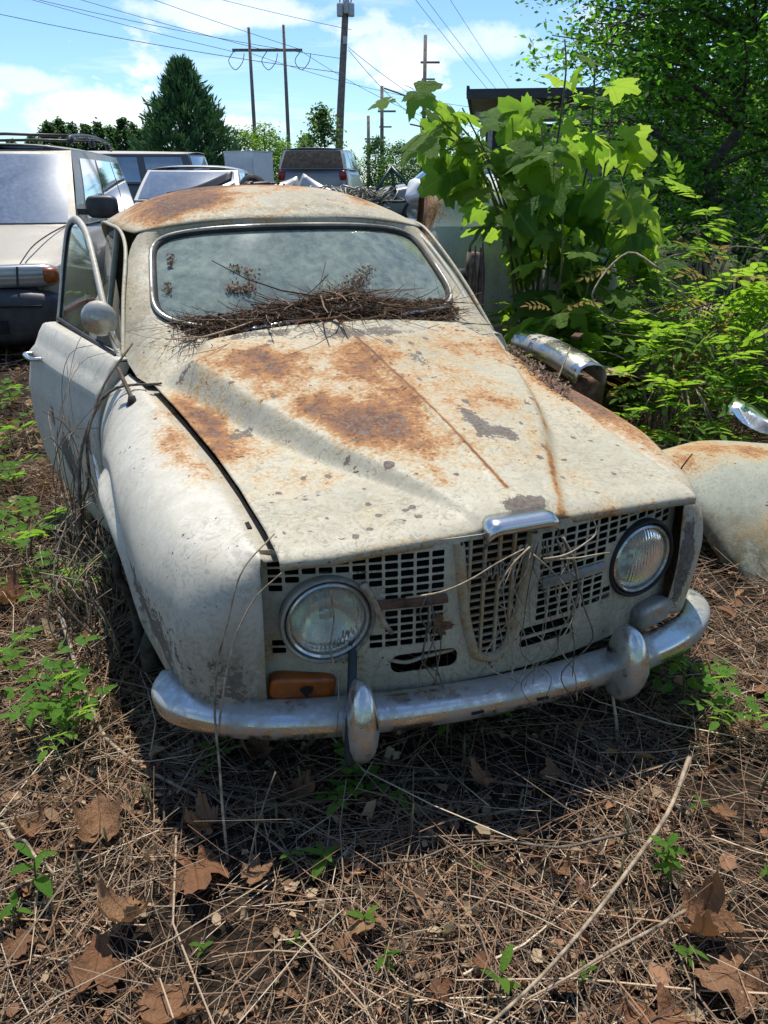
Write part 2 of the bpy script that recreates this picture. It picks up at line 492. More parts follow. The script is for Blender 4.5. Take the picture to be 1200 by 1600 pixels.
def wear_hood(x, y, z):
    p = (x, y, 0)
    r = .70 * ell(p, (-.22, .70, 0), (.24, .33, 1)) + .50 * ell(p, (-.13, .38, 0), (.14, .20, 1)) + .42 * ell(p, (-.30, .97, 0), (.22, .13, 1))
    r += .34 * ell(p, (.0, .62, 0), (.12, .36, 1)) + .35 * ell(p, (-.27, .58, 0), (.05, .09, 1))
    r += .66 * ell(p, (-.54, .80, 0), (.09, .26, 1)) + .5 * ell(p, (-.505, .5, 0), (.07, .22, 1))
    r += .75 * ell(p, (.62, .72, 0), (.05, .33, 1)) + .3 * ell(p, (.5, .85, 0), (.07, .3, 1)) + .45 * ell(p, (.57, .4, 0), (.05, .15, 1))
    r += .34 * ell(p, (.33, .9, 0), (.2, .25, 1)) + .30 * ell(p, (.22, .45, 0), (.14, .34, 1)) + .10 + .3 * ell(p, (-.09, .13, 0), (.05, .05, 1))
    xs = ip(y, [-.05, .1, .56, 1.15], [.04, .04, .03, .0])
    r += .95 * math.exp(-((x - xs - .010) / .006)**2) * (1 if y > .06 else 0)
    hw = ip(y, [-.03, .1, .245, .38, .54, .72, .93, 1.05, 1.2], [.105, .165, .245, .32, .39, .46, .525, .565, .62])
    if x < xs:
        q = math.exp(-((abs(x - xs) - hw) / (.03 + .02 * y))**2); r *= 1 - .75 * q
    else:
        r += .55 * math.exp(-((abs(x - xs) - hw + .005) / .012)**2)  # brown line on the far crease: rust plus painted crease shadow
    r *= .94 + .65 * fbm(p, 4.5, 4, 5)
    r += .6 * math.exp(-((y + .04) / .012)**2) * (.4 + .6 * nz(p, 14))
    b = .55 * ell(p, (.06, 1.05, 0), (.34, .10, 1)) + .5 * ell(p, (.15, .80, 0), (.05, .12, 1)) + .62 * ell(p, (.13, .36, 0), (.045, .15, 1)) + .6 * ell(p, (.19, .3, 0), (.03, .06, 1))
    b += .8 * ell(p, (.06, .0, 0), (.075, .035, 1)) + .5 * ell(p, (-.53, 1.0, 0), (.06, .05, 1)) + .45 * ell(p, (-.3, 1.12, 0), (.2, .05, 1)) + .5 * ell(p, (-.44, .62, 0), (.05, .06, 1)) + .4 * ell(p, (-.48, .52, 0), (.04, .05, 1))
    for c in ((-.44, .25), (-.39, .2), (-.36, .21), (-.37, .1), (-.17, .23), (-.04, .14), (-.3, .02), (-.42, .06), (.3, .2), (.38, .1), (.45, .3), (.27, .02), (-.2, .07)):
        b += .62 * ell(p, (*c, 0), (.014, .014, 1))
    for fx, fy, fr9 in FLECK:
        if abs(x - fx) < .05 and abs(y - fy) < .05: b += .58 * ell(p, (fx, fy, 0), (fr9, fr9 * 1.3, 1))
    g = .42 * ell(p, (-.25, .12, 0), (.14, .12, 1)) + .40 * ell(p, (.3, .2, 0), (.25, .3, 1)) + .32 + .40 * ell(p, (.12, .85, 0), (.3, .3, 1)) + .3 * ell(p, (.3, .95, 0), (.25, .2, 1)) + .25 * ell(p, (-.45, .1, 0), (.15, .15, 1))
    return (min(1, r), min(1, b), g)


hood = solid(obj('hood', gridmesh('hood', G, 'paint', wear_hood), CAR), .004)
hood['label'] = 'cream hood with broad orange rust stains'
# small chrome lip in the middle of the hood's front edge
mb = MB(); sec = []
for f in np.linspace(0, 1, 25):
    x = -.068 + .185 * f; e = min(1, min(f, 1 - f) / .16); e = math.sqrt(1 - (1 - e)**2)
    zt = .800 + .034 * e; yo = -.066 - .012 * e
    sec.append([(x, -.010, zt + .006), (x, yo + .022, zt + .010), (x, yo, zt), (x, yo - .002, zt - .016), (x, yo + .008, zt - .020)])
mb.add(np.array(sec).reshape(-1, 3), gridfaces(25, 5))
solid(obj('hood_lip_trim', mb.me('hood_lip_trim', 'chrome_clean', True), CAR), .004)


# fenders
def arch(th, xx):
    return (xx, .80 + .36 * math.cos(R(th)), .32 + .36 * math.sin(R(th)))


RIBS = [
    [(.537, .020, .818), (.541, .004, .73), (.545, .000, .60), (.546, .020, .445)],
    [(.540, .075, .828), (.600, .020, .765), (.628, .010, .62), (.630, .030, .435)],
    [(.545, .165, .838), (.645, .090, .790), (.702, .075, .65), (.705, .110, .42)],
    [(.552, .270, .848), (.685, .220, .803), (.752, .230, .66), (.700, .330, .30)],
    [(.560, .400, .861), (.705, .380, .823), (.772, .385, .70), (.735, .452, .413)],
    [(.575, .540, .875), (.716, .530, .838), (.784, .530, .735), (.764, .545, .575)],
    [(.592, .680, .888), (.722, .680, .850), (.792, .685, .770), (.806, .710, .668)],
    [(.612, .820, .902), (.726, .820, .858), (.794, .820, .775), (.812, .830, .680)],
    [(.634, .970, .917), (.730, .970, .866), (.796, .975, .765), (.808, .985, .632)],
    [(.655, 1.120, .929), (.737, 1.125, .872), (.797, 1.130, .740), (.795, 1.145, .43)],
    [(.680, 1.262, .940), (.746, 1.258, .874), (.797, 1.246, .720), (.765, 1.238, .26)],
]


def wear_fender_near(x, y, z):
    p = (x, y, z)
    r = .62 * ell(p, (-.62, .62, .87), (.05, .16, .05)) + .45 * ell(p, (-.58, .42, .86), (.05, .1, .04)) + .35 * ell(p, (-.6, .95, .9), (.06, .15, .05))
    r += .5 * ell(p, (-.54, .01, .55), (.012, .05, .12)) + .25 * ell(p, (-.72, .3, .45), (.05, .1, .1))
    b = .56 * ell(p, (-.73, .24, .54), (.10, .20, .17)) + .46 * ell(p, (-.75, .42, .6), (.06, .12, .12)) + .40 * ell(p, (-.62, .02, .52), (.08, .08, .12))
    b += .5 * ell(p, (-.64, .63, .86), (.02, .06, .02))
    g = .95 * max(0, min(1, (.68 - z) / .24)) * (1 if y < .5 else .6) + .6 * ell(p, (-.62, .02, .54), (.12, .1, .16)) + .10
    return (r + .05, b + .05, min(1, g))


def wear_fender_far(x, y, z):
    p = (x, y, z)
    r = .85 * ell(p, (.64, .62, .87), (.10, .30, .08)) + .7 * ell(p, (.66, .95, .89), (.08, .2, .06)) + .3
    b = .95 * ell(p, (.56, .0, .60), (.022, .06, .13)) + .2
    return (min(1, r), b, .5)


def fender(sx, nm, wear):
    ctl = np.array(RIBS) * np.array([sx, 1, 1])
    if sx > 0:
        ctl[:4, 1:, 0] -= np.array([.012, .03, .03, .02])[:, None]
    nu, nv = 70, 34
    Gf = patch(ctl, nu, nv)
    for i in range(nu):            # flare above the arch lip
        yy = Gf[i, -1, 1]; k = max(0, min(1, (yy - .30) / .15)) * max(0, min(1, (1.16 - yy) / .40))**.7
        for j in range(nv):
            f = j / (nv - 1)
            Gf[i, j, 0] += sx * k * (.024 * math.exp(-((f - .90) / .06)**2) - .012 * math.exp(-((f - .76) / .055)**2))
    for i in range(nu):
        for j in range(3, nv - 2):
            q_ = Gf[i, j]; Gf[i, j, 0] += sx * (.0045 * nz(q_, 3.2, 2) + .0018 * nz(q_, 9.0, 5)); Gf[i, j, 2] += .004 * nz(q_, 3.6, 8)
    Gf[:, 0, 2] -= .012; Gf[:, 1, 2] -= .005
    last = Gf[:, -1] + np.array([-sx * .022, 0, 0.004]) ; top = Gf[:, 0] + np.array([-sx * .006, 0, -.010])
    top2 = top + np.array([-sx * .034, 0, -.002])
    Gf = np.concatenate([top2[:, None], top[:, None], Gf, last[:, None]], 1)
    return solid(obj(nm, gridmesh(nm, Gf, 'paint_side', wear), CAR), .003)


f1 = fender(-1, 'front_fender', wear_fender_near); f2 = fender(1, 'front_fender', wear_fender_far)
for yb, zz in ((.62, .868), (.42, .847), (.2, .828)):
    bo = MB().lathe([(0, .006), (.006, .005), (.009, 0)], 10, Matrix.Translation((-ip(yb, [0, .68, 1.2], [.520, .565, .637]), yb, zz - .022)))
    obj('bolt', bo.me('bolt', 'rustmetal', True), f1)
# chrome strip on the flank
P = cr([(-.826, 1.16, .70), (-.822, .95, .705), (-.818, .80, .70), (-.80, .62, .66)], 24)
obj('side_trim_strip', MB().tube(P, .008, 6).me('side_trim_strip', 'chrome_clean', True), f1)

# front panel with grille openings
yf = lambda x: -.05 + .35 * x * x
def pmap(x, z, off=0.0): return (x, yf(x) + off + .02 * max(0, (z - .7)), z)
HLX, HLZ, HLR = .405, .648, .098
def hl_circle(sx, r, n=28): return [(sx * HLX + r * math.cos(2 * math.pi * k / n), HLZ + r * math.sin(2 * math.pi * k / n)) for k in range(n)]
holes = [hl_circle(-1, HLR), hl_circle(1, HLR)]
PX, PZ = .0352, .0190
shL = lambda z: ip(z, [.50, .56, .63, .80], [-.062, -.082, -.097, -.118]); shR = lambda z: ip(z, [.50, .56, .63, .80], [.002, .018, .035, .052])
def cells(x0, x1, z0, z1, keep):
    out = []; nx = int(round((x1 - x0) / PX)); nzz = int(round((z1 - z0) / PZ))
    for i in range(nx):
        for j in range(nzz):
            a = x0 + i * (x1 - x0) / nx + .0030; b = x0 + (i + 1) * (x1 - x0) / nx - .0030; c = z0 + j * (z1 - z0) / nzz + .0022; d = z0 + (j + 1) * (z1 - z0) / nzz - .0022
            if keep(a, b, c, d): out.append(rrect(a, b, c, d, .0025, 2))
    return out
def clear(a, b, c, d):
    for sx in (-1, 1):
        qx = min(max(sx * HLX, a), b); qz = min(max(HLZ, c), d)
        if math.hypot(qx - sx * HLX, qz - HLZ) < HLR + .003: return False
    return True
holes += cells(-.523, -.150, .560, .790, clear); holes += cells(.082, .523, .560, .790, clear)
holes += [rrect(-.270, -.115, .490, .538, .02, 5), rrect(.043, .203, .527, .550, .011, 5), rrect(.045, .198, .497, .519, .011, 5)]
SHO = [(float(shL(z)) - .0, z) for z in np.linspace(.80, .512, 12)] + [(-.052, .502), (-.030, .499), (-.008, .502)] + [(float(shR(z)), z) for z in np.linspace(.512, .80, 12)]
holes.append(SHO)
outer = [(x, .442) for x in np.linspace(-.548, .548, 40)] + [(.548, z) for z in np.linspace(.47, .79, 8)] + [(x, .812) for x in np.linspace(.548, -.548, 40)] + [(-.548, z) for z in np.linspace(.79, .47, 8)]
st = [(x, z) for x in np.linspace(-.5, .5, 21) for z in (.455, .475, .807)]
V, Fc = plate(outer, holes, pmap, st)
def wear_shade_front(x, y, z):
    p = (x, 0, z)
    b = 1.0 * ell(p, (-.43, 0, .530), (.075, 1, .030)) + .6 * ell(p, (-.345, 0, .52), (.03, 1, .04)) + .5 * ell(p, (-.19, 0, .60), (.03, 1, .03))
    b += .42 * ell(p, (-.27, 0, .515), (.02, 1, .02)) + .42 * ell(p, (-.11, 0, .50), (.02, 1, .02)) + .8 * ell(p, (-.53, 0, .6), (.015, 1, .07)) + .3 * ell(p, (.52, 0, .5), (.03, 1, .04))
    r = .45 * ell(p, (-.34, 0, .53), (.03, 1, .03)) + .55 * ell(p, (-.53, 0, .57), (.02, 1, .09)) + .12 + .35 * ell(p, (.52, 0, .6), (.02, 1, .1))
    return (r, b, .30 + .4 * max(0, min(1, (.55 - z) / .1)) + (.25 if x > .1 else 0) + .25 * ell(p, (.3, 0, .54), (.2, 1, .05)))  # grime, raised to paint in the shade on the panel
me = meshdata('front_panel', V, Fc, 'paint', False, {'wear': np.array([wear_shade_front(*v) for v in V])})
front = solid(obj('front_panel', me, CAR), .0025, 0)
# shield grille: frame and inner lattice
fr = []
path = cr([(-.124, .80), (-.104, .63), (-.088, .56), (-.068, .508), (-.030, .492), (.008, .508), (.024, .56), (.041, .63), (.058, .80)], 46)
for (a, c) in path: fr.append((a, yf(a), c))
fr = np.array(fr); mb = MB()
tn = np.gradient(fr, axis=0); tn /= np.linalg.norm(tn, axis=1)[:, None]
nn = np.cross(tn, np.array([0, 1, 0])); rows = []
for p_, n_ in zip(fr, nn):
    rows.append([p_ + n_ * w + np.array([0, d, 0]) for w, d in ((.011, .004), (.010, -.012), (.004, -.017), (-.004, -.013), (-.010, -.006), (-.012, .012))])
mb.add(np.array(rows).reshape(-1, 3), gridfaces(len(rows), 6))
shield = obj('shield_grille_frame', mb.me('shield_grille_frame', 'paint', True, lambda x, y, z: (.34, .25, .8)), CAR)
mb = MB()
for xb in (-.092, -.056, -.020, .016):
    zz = [z for z in np.linspace(.50, .795, 30) if shL(z) < xb < shR(z)]
    mb.box((xb, yf(xb) + .006, (zz[0] + zz[-1]) / 2), (.007, .008, zz[-1] - zz[0] + .01))
for k in range(15):
    z = .512 + k * .0192; a, b = float(shL(z)), float(shR(z)); mb.box(((a + b) / 2, yf(0) + .0105, z), (b - a + .006, .006, .0042))
obj('shield_grille', mb.me('shield_grille', 'paint', False, lambda *a: (.36, .0, .7)), shield)
# maker's lettering on the shield
fc = bpy.data.curves.new('lettering', 'FONT'); fc.body = 'SAAB'; fc.size = .030; fc.extrude = .0025; fc.align_x = 'CENTER'; fc.space_character = .95
tmp = bpy.data.objects.new('tmp', fc); COL.objects.link(tmp); bpy.context.view_layer.update()
lm = bpy.data.meshes.new_from_object(tmp.evaluated_get(bpy.context.evaluated_depsgraph_get())); bpy.data.objects.remove(tmp)
lm.materials.clear(); lm.materials.append(MAT['chrome_dirty'])
lt = obj('lettering', lm, shield, (-.038, yf(0) - .002, .700), (R(90), 0, 0)); lt.scale = (.82, 2.05, 1)
# side trim strips across the grilles and the bar in the lower slot
for a, b, z in ((-.312, -.150, .675), (.085, .275, .664)):
    mb = MB(); n = 9; xs_ = np.linspace(a, b, n)
    sec = [[(x, yf(x) - .006, z - .010), (x, yf(x) - .016, z - .006), (x, yf(x) - .016, z + .004), (x, yf(x) - .006, z + .009)] for x in xs_]
    mb.add(np.array(sec).reshape(-1, 3), gridfaces(n, 4)); solid(obj('grille_trim_strip', mb.me('grille_trim_strip', 'rustmetal' if a < 0 else 'chrome_dirty'), front), .003)
P = cr([(-.268, -.01, .517), (-.23, -.02, .508), (-.19, -.02, .512), (-.15, -.025, .517), (-.115, -.03, .522)], 14)
obj('slot_bar', MB().tube(P, .005, 6).me('slot_bar', 'paint', True, lambda *a: (.3, .2, .5)), front)
# radiator and bay box, painted black to stand for the shade in the gaps
obj('radiator', MB().box((0, .22, .62), (.98, .03, .36)).me('radiator', 'black'), CAR)
mb = MB().box((0, .62, .46), (1.04, .9, .02)); mb.box((-.53, .65, .64), (.01, 1.0, .36)); mb.box((.53, .65, .64), (.01, 1.0, .36)); mb.box((0, 1.17, .62), (1.1, .01, .6))
obj('engine_bay', mb.me('engine_bay', 'black'), CAR)
# headlights
def headlight(sx):
    yc = yf(HLX) + .002
    M = Matrix.Translation((sx * HLX, yc, HLZ)) @ Matrix.Rotation(R(sx * 6), 4, 'Z') @ Matrix.Rotation(R(90), 4, 'X')
    e = bpy.data.objects.new('headlight', meshdata('headlight', *(lambda m_: (m_.V, m_.F))(MB().lathe([(.090, -.04), (.102, -.006), (.105, .012), (.103, .022), (.099, .026), (.095, .020), (.092, .006)], 48, M)), 'rubber' if sx > 0 else 'chrome_dirty', True)); link(e, CAR)
    obj('rim', MB().lathe([(.093, .004), (.091, .020), (.087, .024), (.083, .020), (.081, .008)], 48, M).me('rim', 'chrome'), e)
    obj('lens', MB().lathe([(.0001, .036), (.02, .0355), (.04, .033), (.06, .028), (.075, .020), (.083, .010)], 48, M).me('lens', 'lens', True), e)
    obj('reflector', MB().lathe([(.086, .006), (.07, -.02), (.045, -.045), (.02, -.056), (.0001, -.058)], 32, M).me('reflector', 'reflector', True), e)
    obj('bulb_shield', MB().lathe([(.0001, .006), (.014, .004), (.017, -.012), (.012, -.04)], 16, M).me('bulb_shield', 'chrome_clean', True), e)
headlight(-1); headlight(1)
# turn signals
def softbox(c, d, n=9, e=3.2, M=None):
    """superellipsoid"""
    m_ = MB(); V = []; nu, nv = n * 2, n
    sg = lambda v, p: math.copysign(abs(v)**p, v)
    for i in range(nv + 1):
        a = -math.pi / 2 + math.pi * i / nv
        for j in range(nu):
            b = 2 * math.pi * j / nu
            v = Vector((d[0] * sg(math.cos(a), 2 / e) * sg(math.cos(b), 2 / e), d[1] * sg(math.cos(a), 2 / e) * sg(math.sin(b), 2 / e), d[2] * sg(math.sin(a), 2 / e)))
            if M is not None: v = M @ v
            V.append(v + Vector(c))
    return m_.add(V, gridfaces(nv + 1, nu, True))
Mr = Matrix.Rotation(R(-10), 3, 'Z') @ Matrix.Rotation(R(6), 3, 'Y')
ts = obj('turn_signal', softbox((-.465, .016, .485), (.074, .024, .029), 14, 5, Mr).me('turn_signal', 'amber', True), CAR, label='cracked amber turn signal lens')
mb = MB(); q = [(-.478, .484), (-.462, .489), (-.447, .483), (-.452, .470), (-.459, .468), (-.464, .458), (-.470, .470)]
mb.add([(a, -.0135, c + .010) for a, c in q], [tuple(range(len(q)))]); solid(obj('broken_hole', mb.me('broken_hole', 'black'), ts), .003, 0)
Mr = Matrix.Rotation(R(14), 3, 'Z')
obj('turn_signal', softbox((.478, .012, .470), (.066, .026, .034), 14, 4, Mr).me('turn_signal', 'chrome_dirty', True), CAR, label='grey painted turn signal housing')
# bumper
bp = cr([(-.742, .22), (-.765, .15), (-.735, .075), (-.64, .0), (-.5, -.055), (-.25, -.100), (0, -.115), (.25, -.100), (.5, -.055), (.64, .0), (.735, .075), (.765, .15), (.742, .22)], 120)
prof = [(-.058, .006), (-.053, .018), (-.044, .0215), (-.030, .0195), (-.004, .0105), (.006, .0055), (.0125, -.002), (.0155, -.011), (.0150, -.024), (.0125, -.040), (.006, -.047), (-.004, -.0495), (-.03, -.050)]
rows = []
tg = np.gradient(bp, axis=0); tg /= np.linalg.norm(tg, axis=1)[:, None]
for i, (a, b) in enumerate(bp):
    nx, ny = tg[i][1], -tg[i][0]
    e = min(1, min(i, 119 - i) / 9); e = .25 + .75 * math.sqrt(max(0, 1 - (1 - e)**2))
    rows.append([(a + nx * d * (.4 + .6 * e), b + ny * d * (.4 + .6 * e), .428 - .042 * a + h * e) for d, h in prof])
bm_ = MB().add(np.array(rows).reshape(-1, 3), gridfaces(120, len(prof)))
bump = solid(obj('front_bumper', bm_.me('front_bumper', 'chrome', True), CAR), .004)
for xb in (-.10, .07):
    yb = float(ip(xb, bp[:, 0], bp[:, 1]))
    obj('bolt_slot', MB().box((xb, yb - .0145, .428 - .042 * xb - .022), (.030, .008, .006), Matrix.Rotation(R(3), 3, 'Y')).me('bolt_slot', 'black'), bump)
for sx in (-1, 1):
    V = softbox((0, 0, 0), (.037, .058, .100), 12, 2.7)
    V.V = [(x * (1 - .25 * max(0, z / .1)), y * (1 - .18 * abs(z / .1)) - .012 * (1 - (z / .1)**2), z) for x, y, z in V.V]
    obj('overrider', V.me('overrider', 'chrome', True), CAR, (-.028 + sx * .343, -.100, .428 - .030 * sx * .347 + .007), (0, R(3), R(sx * 9)))
P = cr([(-.352, .0, .590), (-.362, -.03, .545), (-.385, -.085, .49), (-.402, -.125, .46), (-.41, -.135, .40), (-.408, -.135, .365)], 26)
obj('loose_hose', MB().tube(P, .010, 8).me('loose_hose', 'darkgreen_hose', True), CAR)

# windshield
def ws(u, v):
    """u -1..1, v 0 bottom..1 top"""
    xb, xt = .572, .512
    x = u * (xb + (xt - xb) * v)
    yb = 1.262 + .106 * u * u; yt = 1.642 + .121 * u * u
    zb = 1.040 + .015 * u * u; zt = 1.350 - .022 * u * u
    b = .008 * math.sin(math.pi * v)
    return np.array((x, yb + (yt - yb) * v - b * .55, zb + (zt - zb) * v + b))
def wsr(s, t, e=5.5):
    """square -> rounded rectangle"""
    k = (abs(s)**e + abs(t)**e)**(1 / e); m_ = max(abs(s), abs(t)); f = m_ / k if k > 1e-9 else 1
    return ws(s * f, .5 + .5 * t * f)
Gw = np.array([[wsr(s, t) for s in np.linspace(-1, 1, 40)] for t in np.linspace(-1, 1, 24)])
obj('windshield', gridmesh('windshield', Gw, 'windshield'), CAR)
def ring(f=1.0, n=120, e=5.5):
    out = []
    for k in range(n + 1):
        a = 2 * math.pi * k / n; c, s_ = math.cos(a), math.sin(a); r_ = (abs(c)**e + abs(s_)**e)**(-1 / e)
        out.append(ws(c * r_ * f, .5 + .5 * s_ * r_ * f))
    return np.array(out)
wf = obj('windshield_seal', MB().tube(ring(), .014, 8, False).me('windshield_seal', 'rubber', True), CAR)
obj('windshield_trim', MB().tube(ring(1.014) + np.array([0, -.008, .008]), .008, 8, False).me('windshield_trim', 'chrome_dirty', True), wf)
# painted shell around the windshield: cowl, pillars, header
inner = ring(1.02, 96); shell = []
OUT = []
for k in range(97):
    a = 2 * math.pi * k / 96; c, s_ = math.cos(a), math.sin(a); r_ = (abs(c)**5.5 + abs(s_)**5.5)**(-1 / 5.5)
    u, v = c * r_, s_ * r_
    ax = abs(u); sg = 1 if u > 0 else -1
    if v >= 0:
        x = sg * min(1, ax) * ip(v, [0, 1], [.652, .565]); yy = ip(v, [0, 1], [1.585, 1.70 + .11 * ax * ax]); zz_ = ip(v, [0, 1], [1.165, 1.392 - .055 * ax**2.5])
        if ax < 1: yy = 1.655 + .125 * ax * ax + .0; zz_ = 1.395 - .055 * ax**2.5
        if ax >= .97: yy = ip(v, [0, .55, 1], [1.56, 1.71, 1.79]); zz_ = ip(v, [0, .55, 1], [1.165, 1.27, 1.345]); x = sg * ip(v, [0, .55, 1], [.648, .605, .572])
    else:
        if ax >= .97: yy = ip(v, [-1, -.6, 0], [1.16, 1.33, 1.56]); zz_ = ip(v, [-1, -.6, 0], [.915, .985, 1.165]); x = sg * ip(v, [-1, -.6, 0], [.690, .690, .648])
        else: x = sg * ax * .69; yy = 1.12 - .03 * ax**2; zz_ = .995 - .085 * ax**2.2
    OUT.append((x, yy, zz_))
OUT = np.array(OUT)
for _ in range(2):
    OUT[1:-1] = OUT[1:-1] * .5 + (OUT[:-2] + OUT[2:]) * .25
    OUT[0] = OUT[-1] = OUT[0] * .5 + (OUT[1] + OUT[-2]) * .25
rows = [inner, inner * .55 + OUT * .45 + np.array([0, -.004, .010]), OUT]
Gs = patch(np.array(rows).transpose(1, 0, 2), 97 * 2 - 1, 10) if False else np.stack([inner, inner * .8 + OUT * .2 + np.array([0, -.003, .006]), inner * .5 + OUT * .5 + np.array([0, -.004, .009]), inner * .2 + OUT * .8 + np.array([0, -.002, .005]), OUT], 1)
def wear_scr(x, y, z):
    p = (x, y, z)
    return (.35 * ell(p, (-.35, 1.7, 1.38), (.3, .1, .05)) + .15, .12, .48 + .5 * ell(p, (-.62, 1.35, 1.05), (.08, .2, .15)))
obj('windshield_surround', gridmesh('windshield_surround', Gs, 'paint', wear_scr), CAR)
# roof
ST = [(1.650, 1.386, .575, 1.765, 1.338), (1.74, 1.426, .602, 1.84, 1.342), (1.95, 1.470, .632, 2.04, 1.350), (2.3, 1.498, .652, 2.35, 1.350), (2.7, 1.474, .645, 2.7, 1.325), (3.1, 1.385, .605, 3.05, 1.23), (3.45, 1.22, .58, 3.35, 1.06), (3.8, 1.0, .56, 3.65, .9), (4.05, .75, .54, 3.95, .7), (4.12, .45, .5, 4.02, .42)]
Sx = np.array([cr(np.array(ST)[:, [k, 0]], 90)[:, 0] for k in range(5)]).T
rows = []
for yc, zc, we, ye, ze in Sx:
    r_ = []
    for tt in np.linspace(-1, 1, 41):
        r_.append((we * tt, yc + (ye - yc) * tt * tt, ze + (zc - ze) * (1 - abs(tt)**2.7)))
    rows.append(r_)
def wear_roof(x, y, z):
    p = (x, y, 0)
    r = .80 * ell(p, (-.36, 2.0, 0), (.24, .28, 1)) + .6 * ell(p, (-.2, 2.3, 0), (.36, .22, 1)) + .3 * ell(p, (.05, 2.1, 0), (.2, .2, 1)) + .42 * ell(p, (-.36, 1.78, 0), (.12, .10, 1)) + .6 * ell(p, (.38, 1.95, 0), (.07, .14, 1)) + .5 * ell(p, (.25, 2.25, 0), (.25, .12, 1)) + .12
    g = .42 + .45 * ell(p, (.12, 1.85, 0), (.3, .25, 1)) + .3 * ell(p, (-.05, 1.7, 0), (.5, .06, 1))
    return (min(1, r * (1.12 + .6 * fbm(p, 4.5, 4, 2))), .15 * ell(p, (.1, 1.9, 0), (.2, .1, 1)), g)
roof = solid(obj('roof', gridmesh('roof', np.array(rows), 'paint', wear_roof), CAR, label='domed roof with brown rust stain above the windshield'), .004)
for sx in (-1, 1):      # rain gutter
    P = cr([(sx * .70, 1.30, .965), (sx * .662, 1.50, 1.14), (sx * .622, 1.70, 1.285), (sx * .622, 1.85, 1.338), (sx * .643, 2.1, 1.350), (sx * .654, 2.4, 1.348), (sx * .645, 2.75, 1.31), (sx * .61, 3.02, 1.23)], 50)
    obj('rain_gutter', MB().tube(P - np.array([sx * .006, 0, 0]), .007, 6).me('rain_gutter', 'paint', True, lambda *a: (.16, .05, .3)), roof)
# body sides
HWZ = ([.22, .30, .42, .58, .74, .86, .93, .965], [.70, .745, .782, .80, .797, .770, .733, .705])
def hwz(z, y):
    tp = ip(y, [1.2, 2.4, 3.2, 3.7, 4.05], [1, 1, .965, .88, .70]); return float(ip(z, *HWZ)) * tp
zs = np.linspace(.22, .965, 16)
def wear_side(x, y, z):
    p = (x, y, z)
    return (.1 + .3 * max(0, (.3 - z) / .1), .12, .3 + .4 * max(0, min(1, (.5 - z) / .25)))
for sx, y0, nm in ((-1, 2.15, 'rear_quarter_panel'), (1, 2.15, 'rear_quarter_panel')):
    Gq = np.array([[(sx * hwz(z, y), y, z) for z in zs] for y in np.linspace(y0, 4.05, 30)])
    q_ = solid(obj(nm, gridmesh(nm, Gq, 'paint_side', wear_side), CAR), .004)
    # upper quarter behind the rear side window
    def up(y, f): return (sx * (hwz(.965, y) + (float(ip(y, [2.1, 2.7, 3.02, 3.4, 3.95], [.61, .622, .605, .578, .52])) - hwz(.965, y)) * f), y, .965 + (float(ip(y, [2.1, 2.7, 3.02, 3.35, 3.95], [1.355, 1.325, 1.235, 1.06, .97])) - .965) * f)
    Gq = np.array([[up(y, f) for f in np.linspace(0, 1, 8)] for y in np.linspace(2.82, 3.95, 20)])
    solid(obj('sail_panel', gridmesh('sail_panel', Gq, 'paint_side', wear_side), CAR), .004)
    Gq = np.array([[up(y, f) for f in np.linspace(0, 1, 8)] for y in np.linspace(2.13, 2.20, 3)])
    solid(obj('door_pillar', gridmesh('door_pillar', Gq, 'paint_side', wear_side), CAR), .02)
    Gq = np.array([[up(y, f) for f in np.linspace(0.03, .97, 8)] for y in np.linspace(2.20, 2.82, 10)])
    obj('rear_side_window', gridmesh('rear_side_window', Gq, 'doorglass'), CAR)
    obj('sill', MB().box((sx * .70, 1.75, .245), (.10, 1.05, .09)).me('sill', 'rustmetal'), CAR)
mb = MB().box((0, 2.5, .30), (1.36, 2.6, .03)); mb.box((0, 3.95, .5), (1.0, .06, .4)); mb.box((0, 2.95, .62), (1.2, .12, .55))
obj('cabin_floor', mb.me('cabin_floor', 'black'), CAR)
obj('dashboard', softbox((0, 1.42, .93), (.60, .12, .09), 10, 4).me('dashboard', 'seat', True), CAR)
for sx in (-1, 1):
    V = softbox((0, 0, 0), (.23, .07, .32), 10, 3.6, Matrix.Rotation(R(-14), 3, 'X')); b2 = softbox((0, -.22, -.26), (.24, .25, .07), 10, 3.6); V.add(b2.V, b2.F)
    obj('front_seat', V.me('front_seat', 'seat', True), CAR, (sx * .33, 2.22, .78))
M = Matrix.Translation((.33, 1.66, .98)) @ Matrix.Rotation(R(58), 4, 'X')
P = [M @ Vector((.19 * math.cos(2 * math.pi * k / 36), .19 * math.sin(2 * math.pi * k / 36), 0)) for k in range(37)]
sw = MB().tube(P, .012, 8, False); sw.tube([M @ Vector((-.19, 0, 0)), M @ Vector((0, 0, -.03)), M @ Vector((.19, 0, 0))], .012, 6); sw.tube([M @ Vector((0, 0, -.03)), M @ Vector((0, 0, -.3))], .02, 6)
obj('steering_wheel', sw.me('steering_wheel', 'rubber', True), CAR)

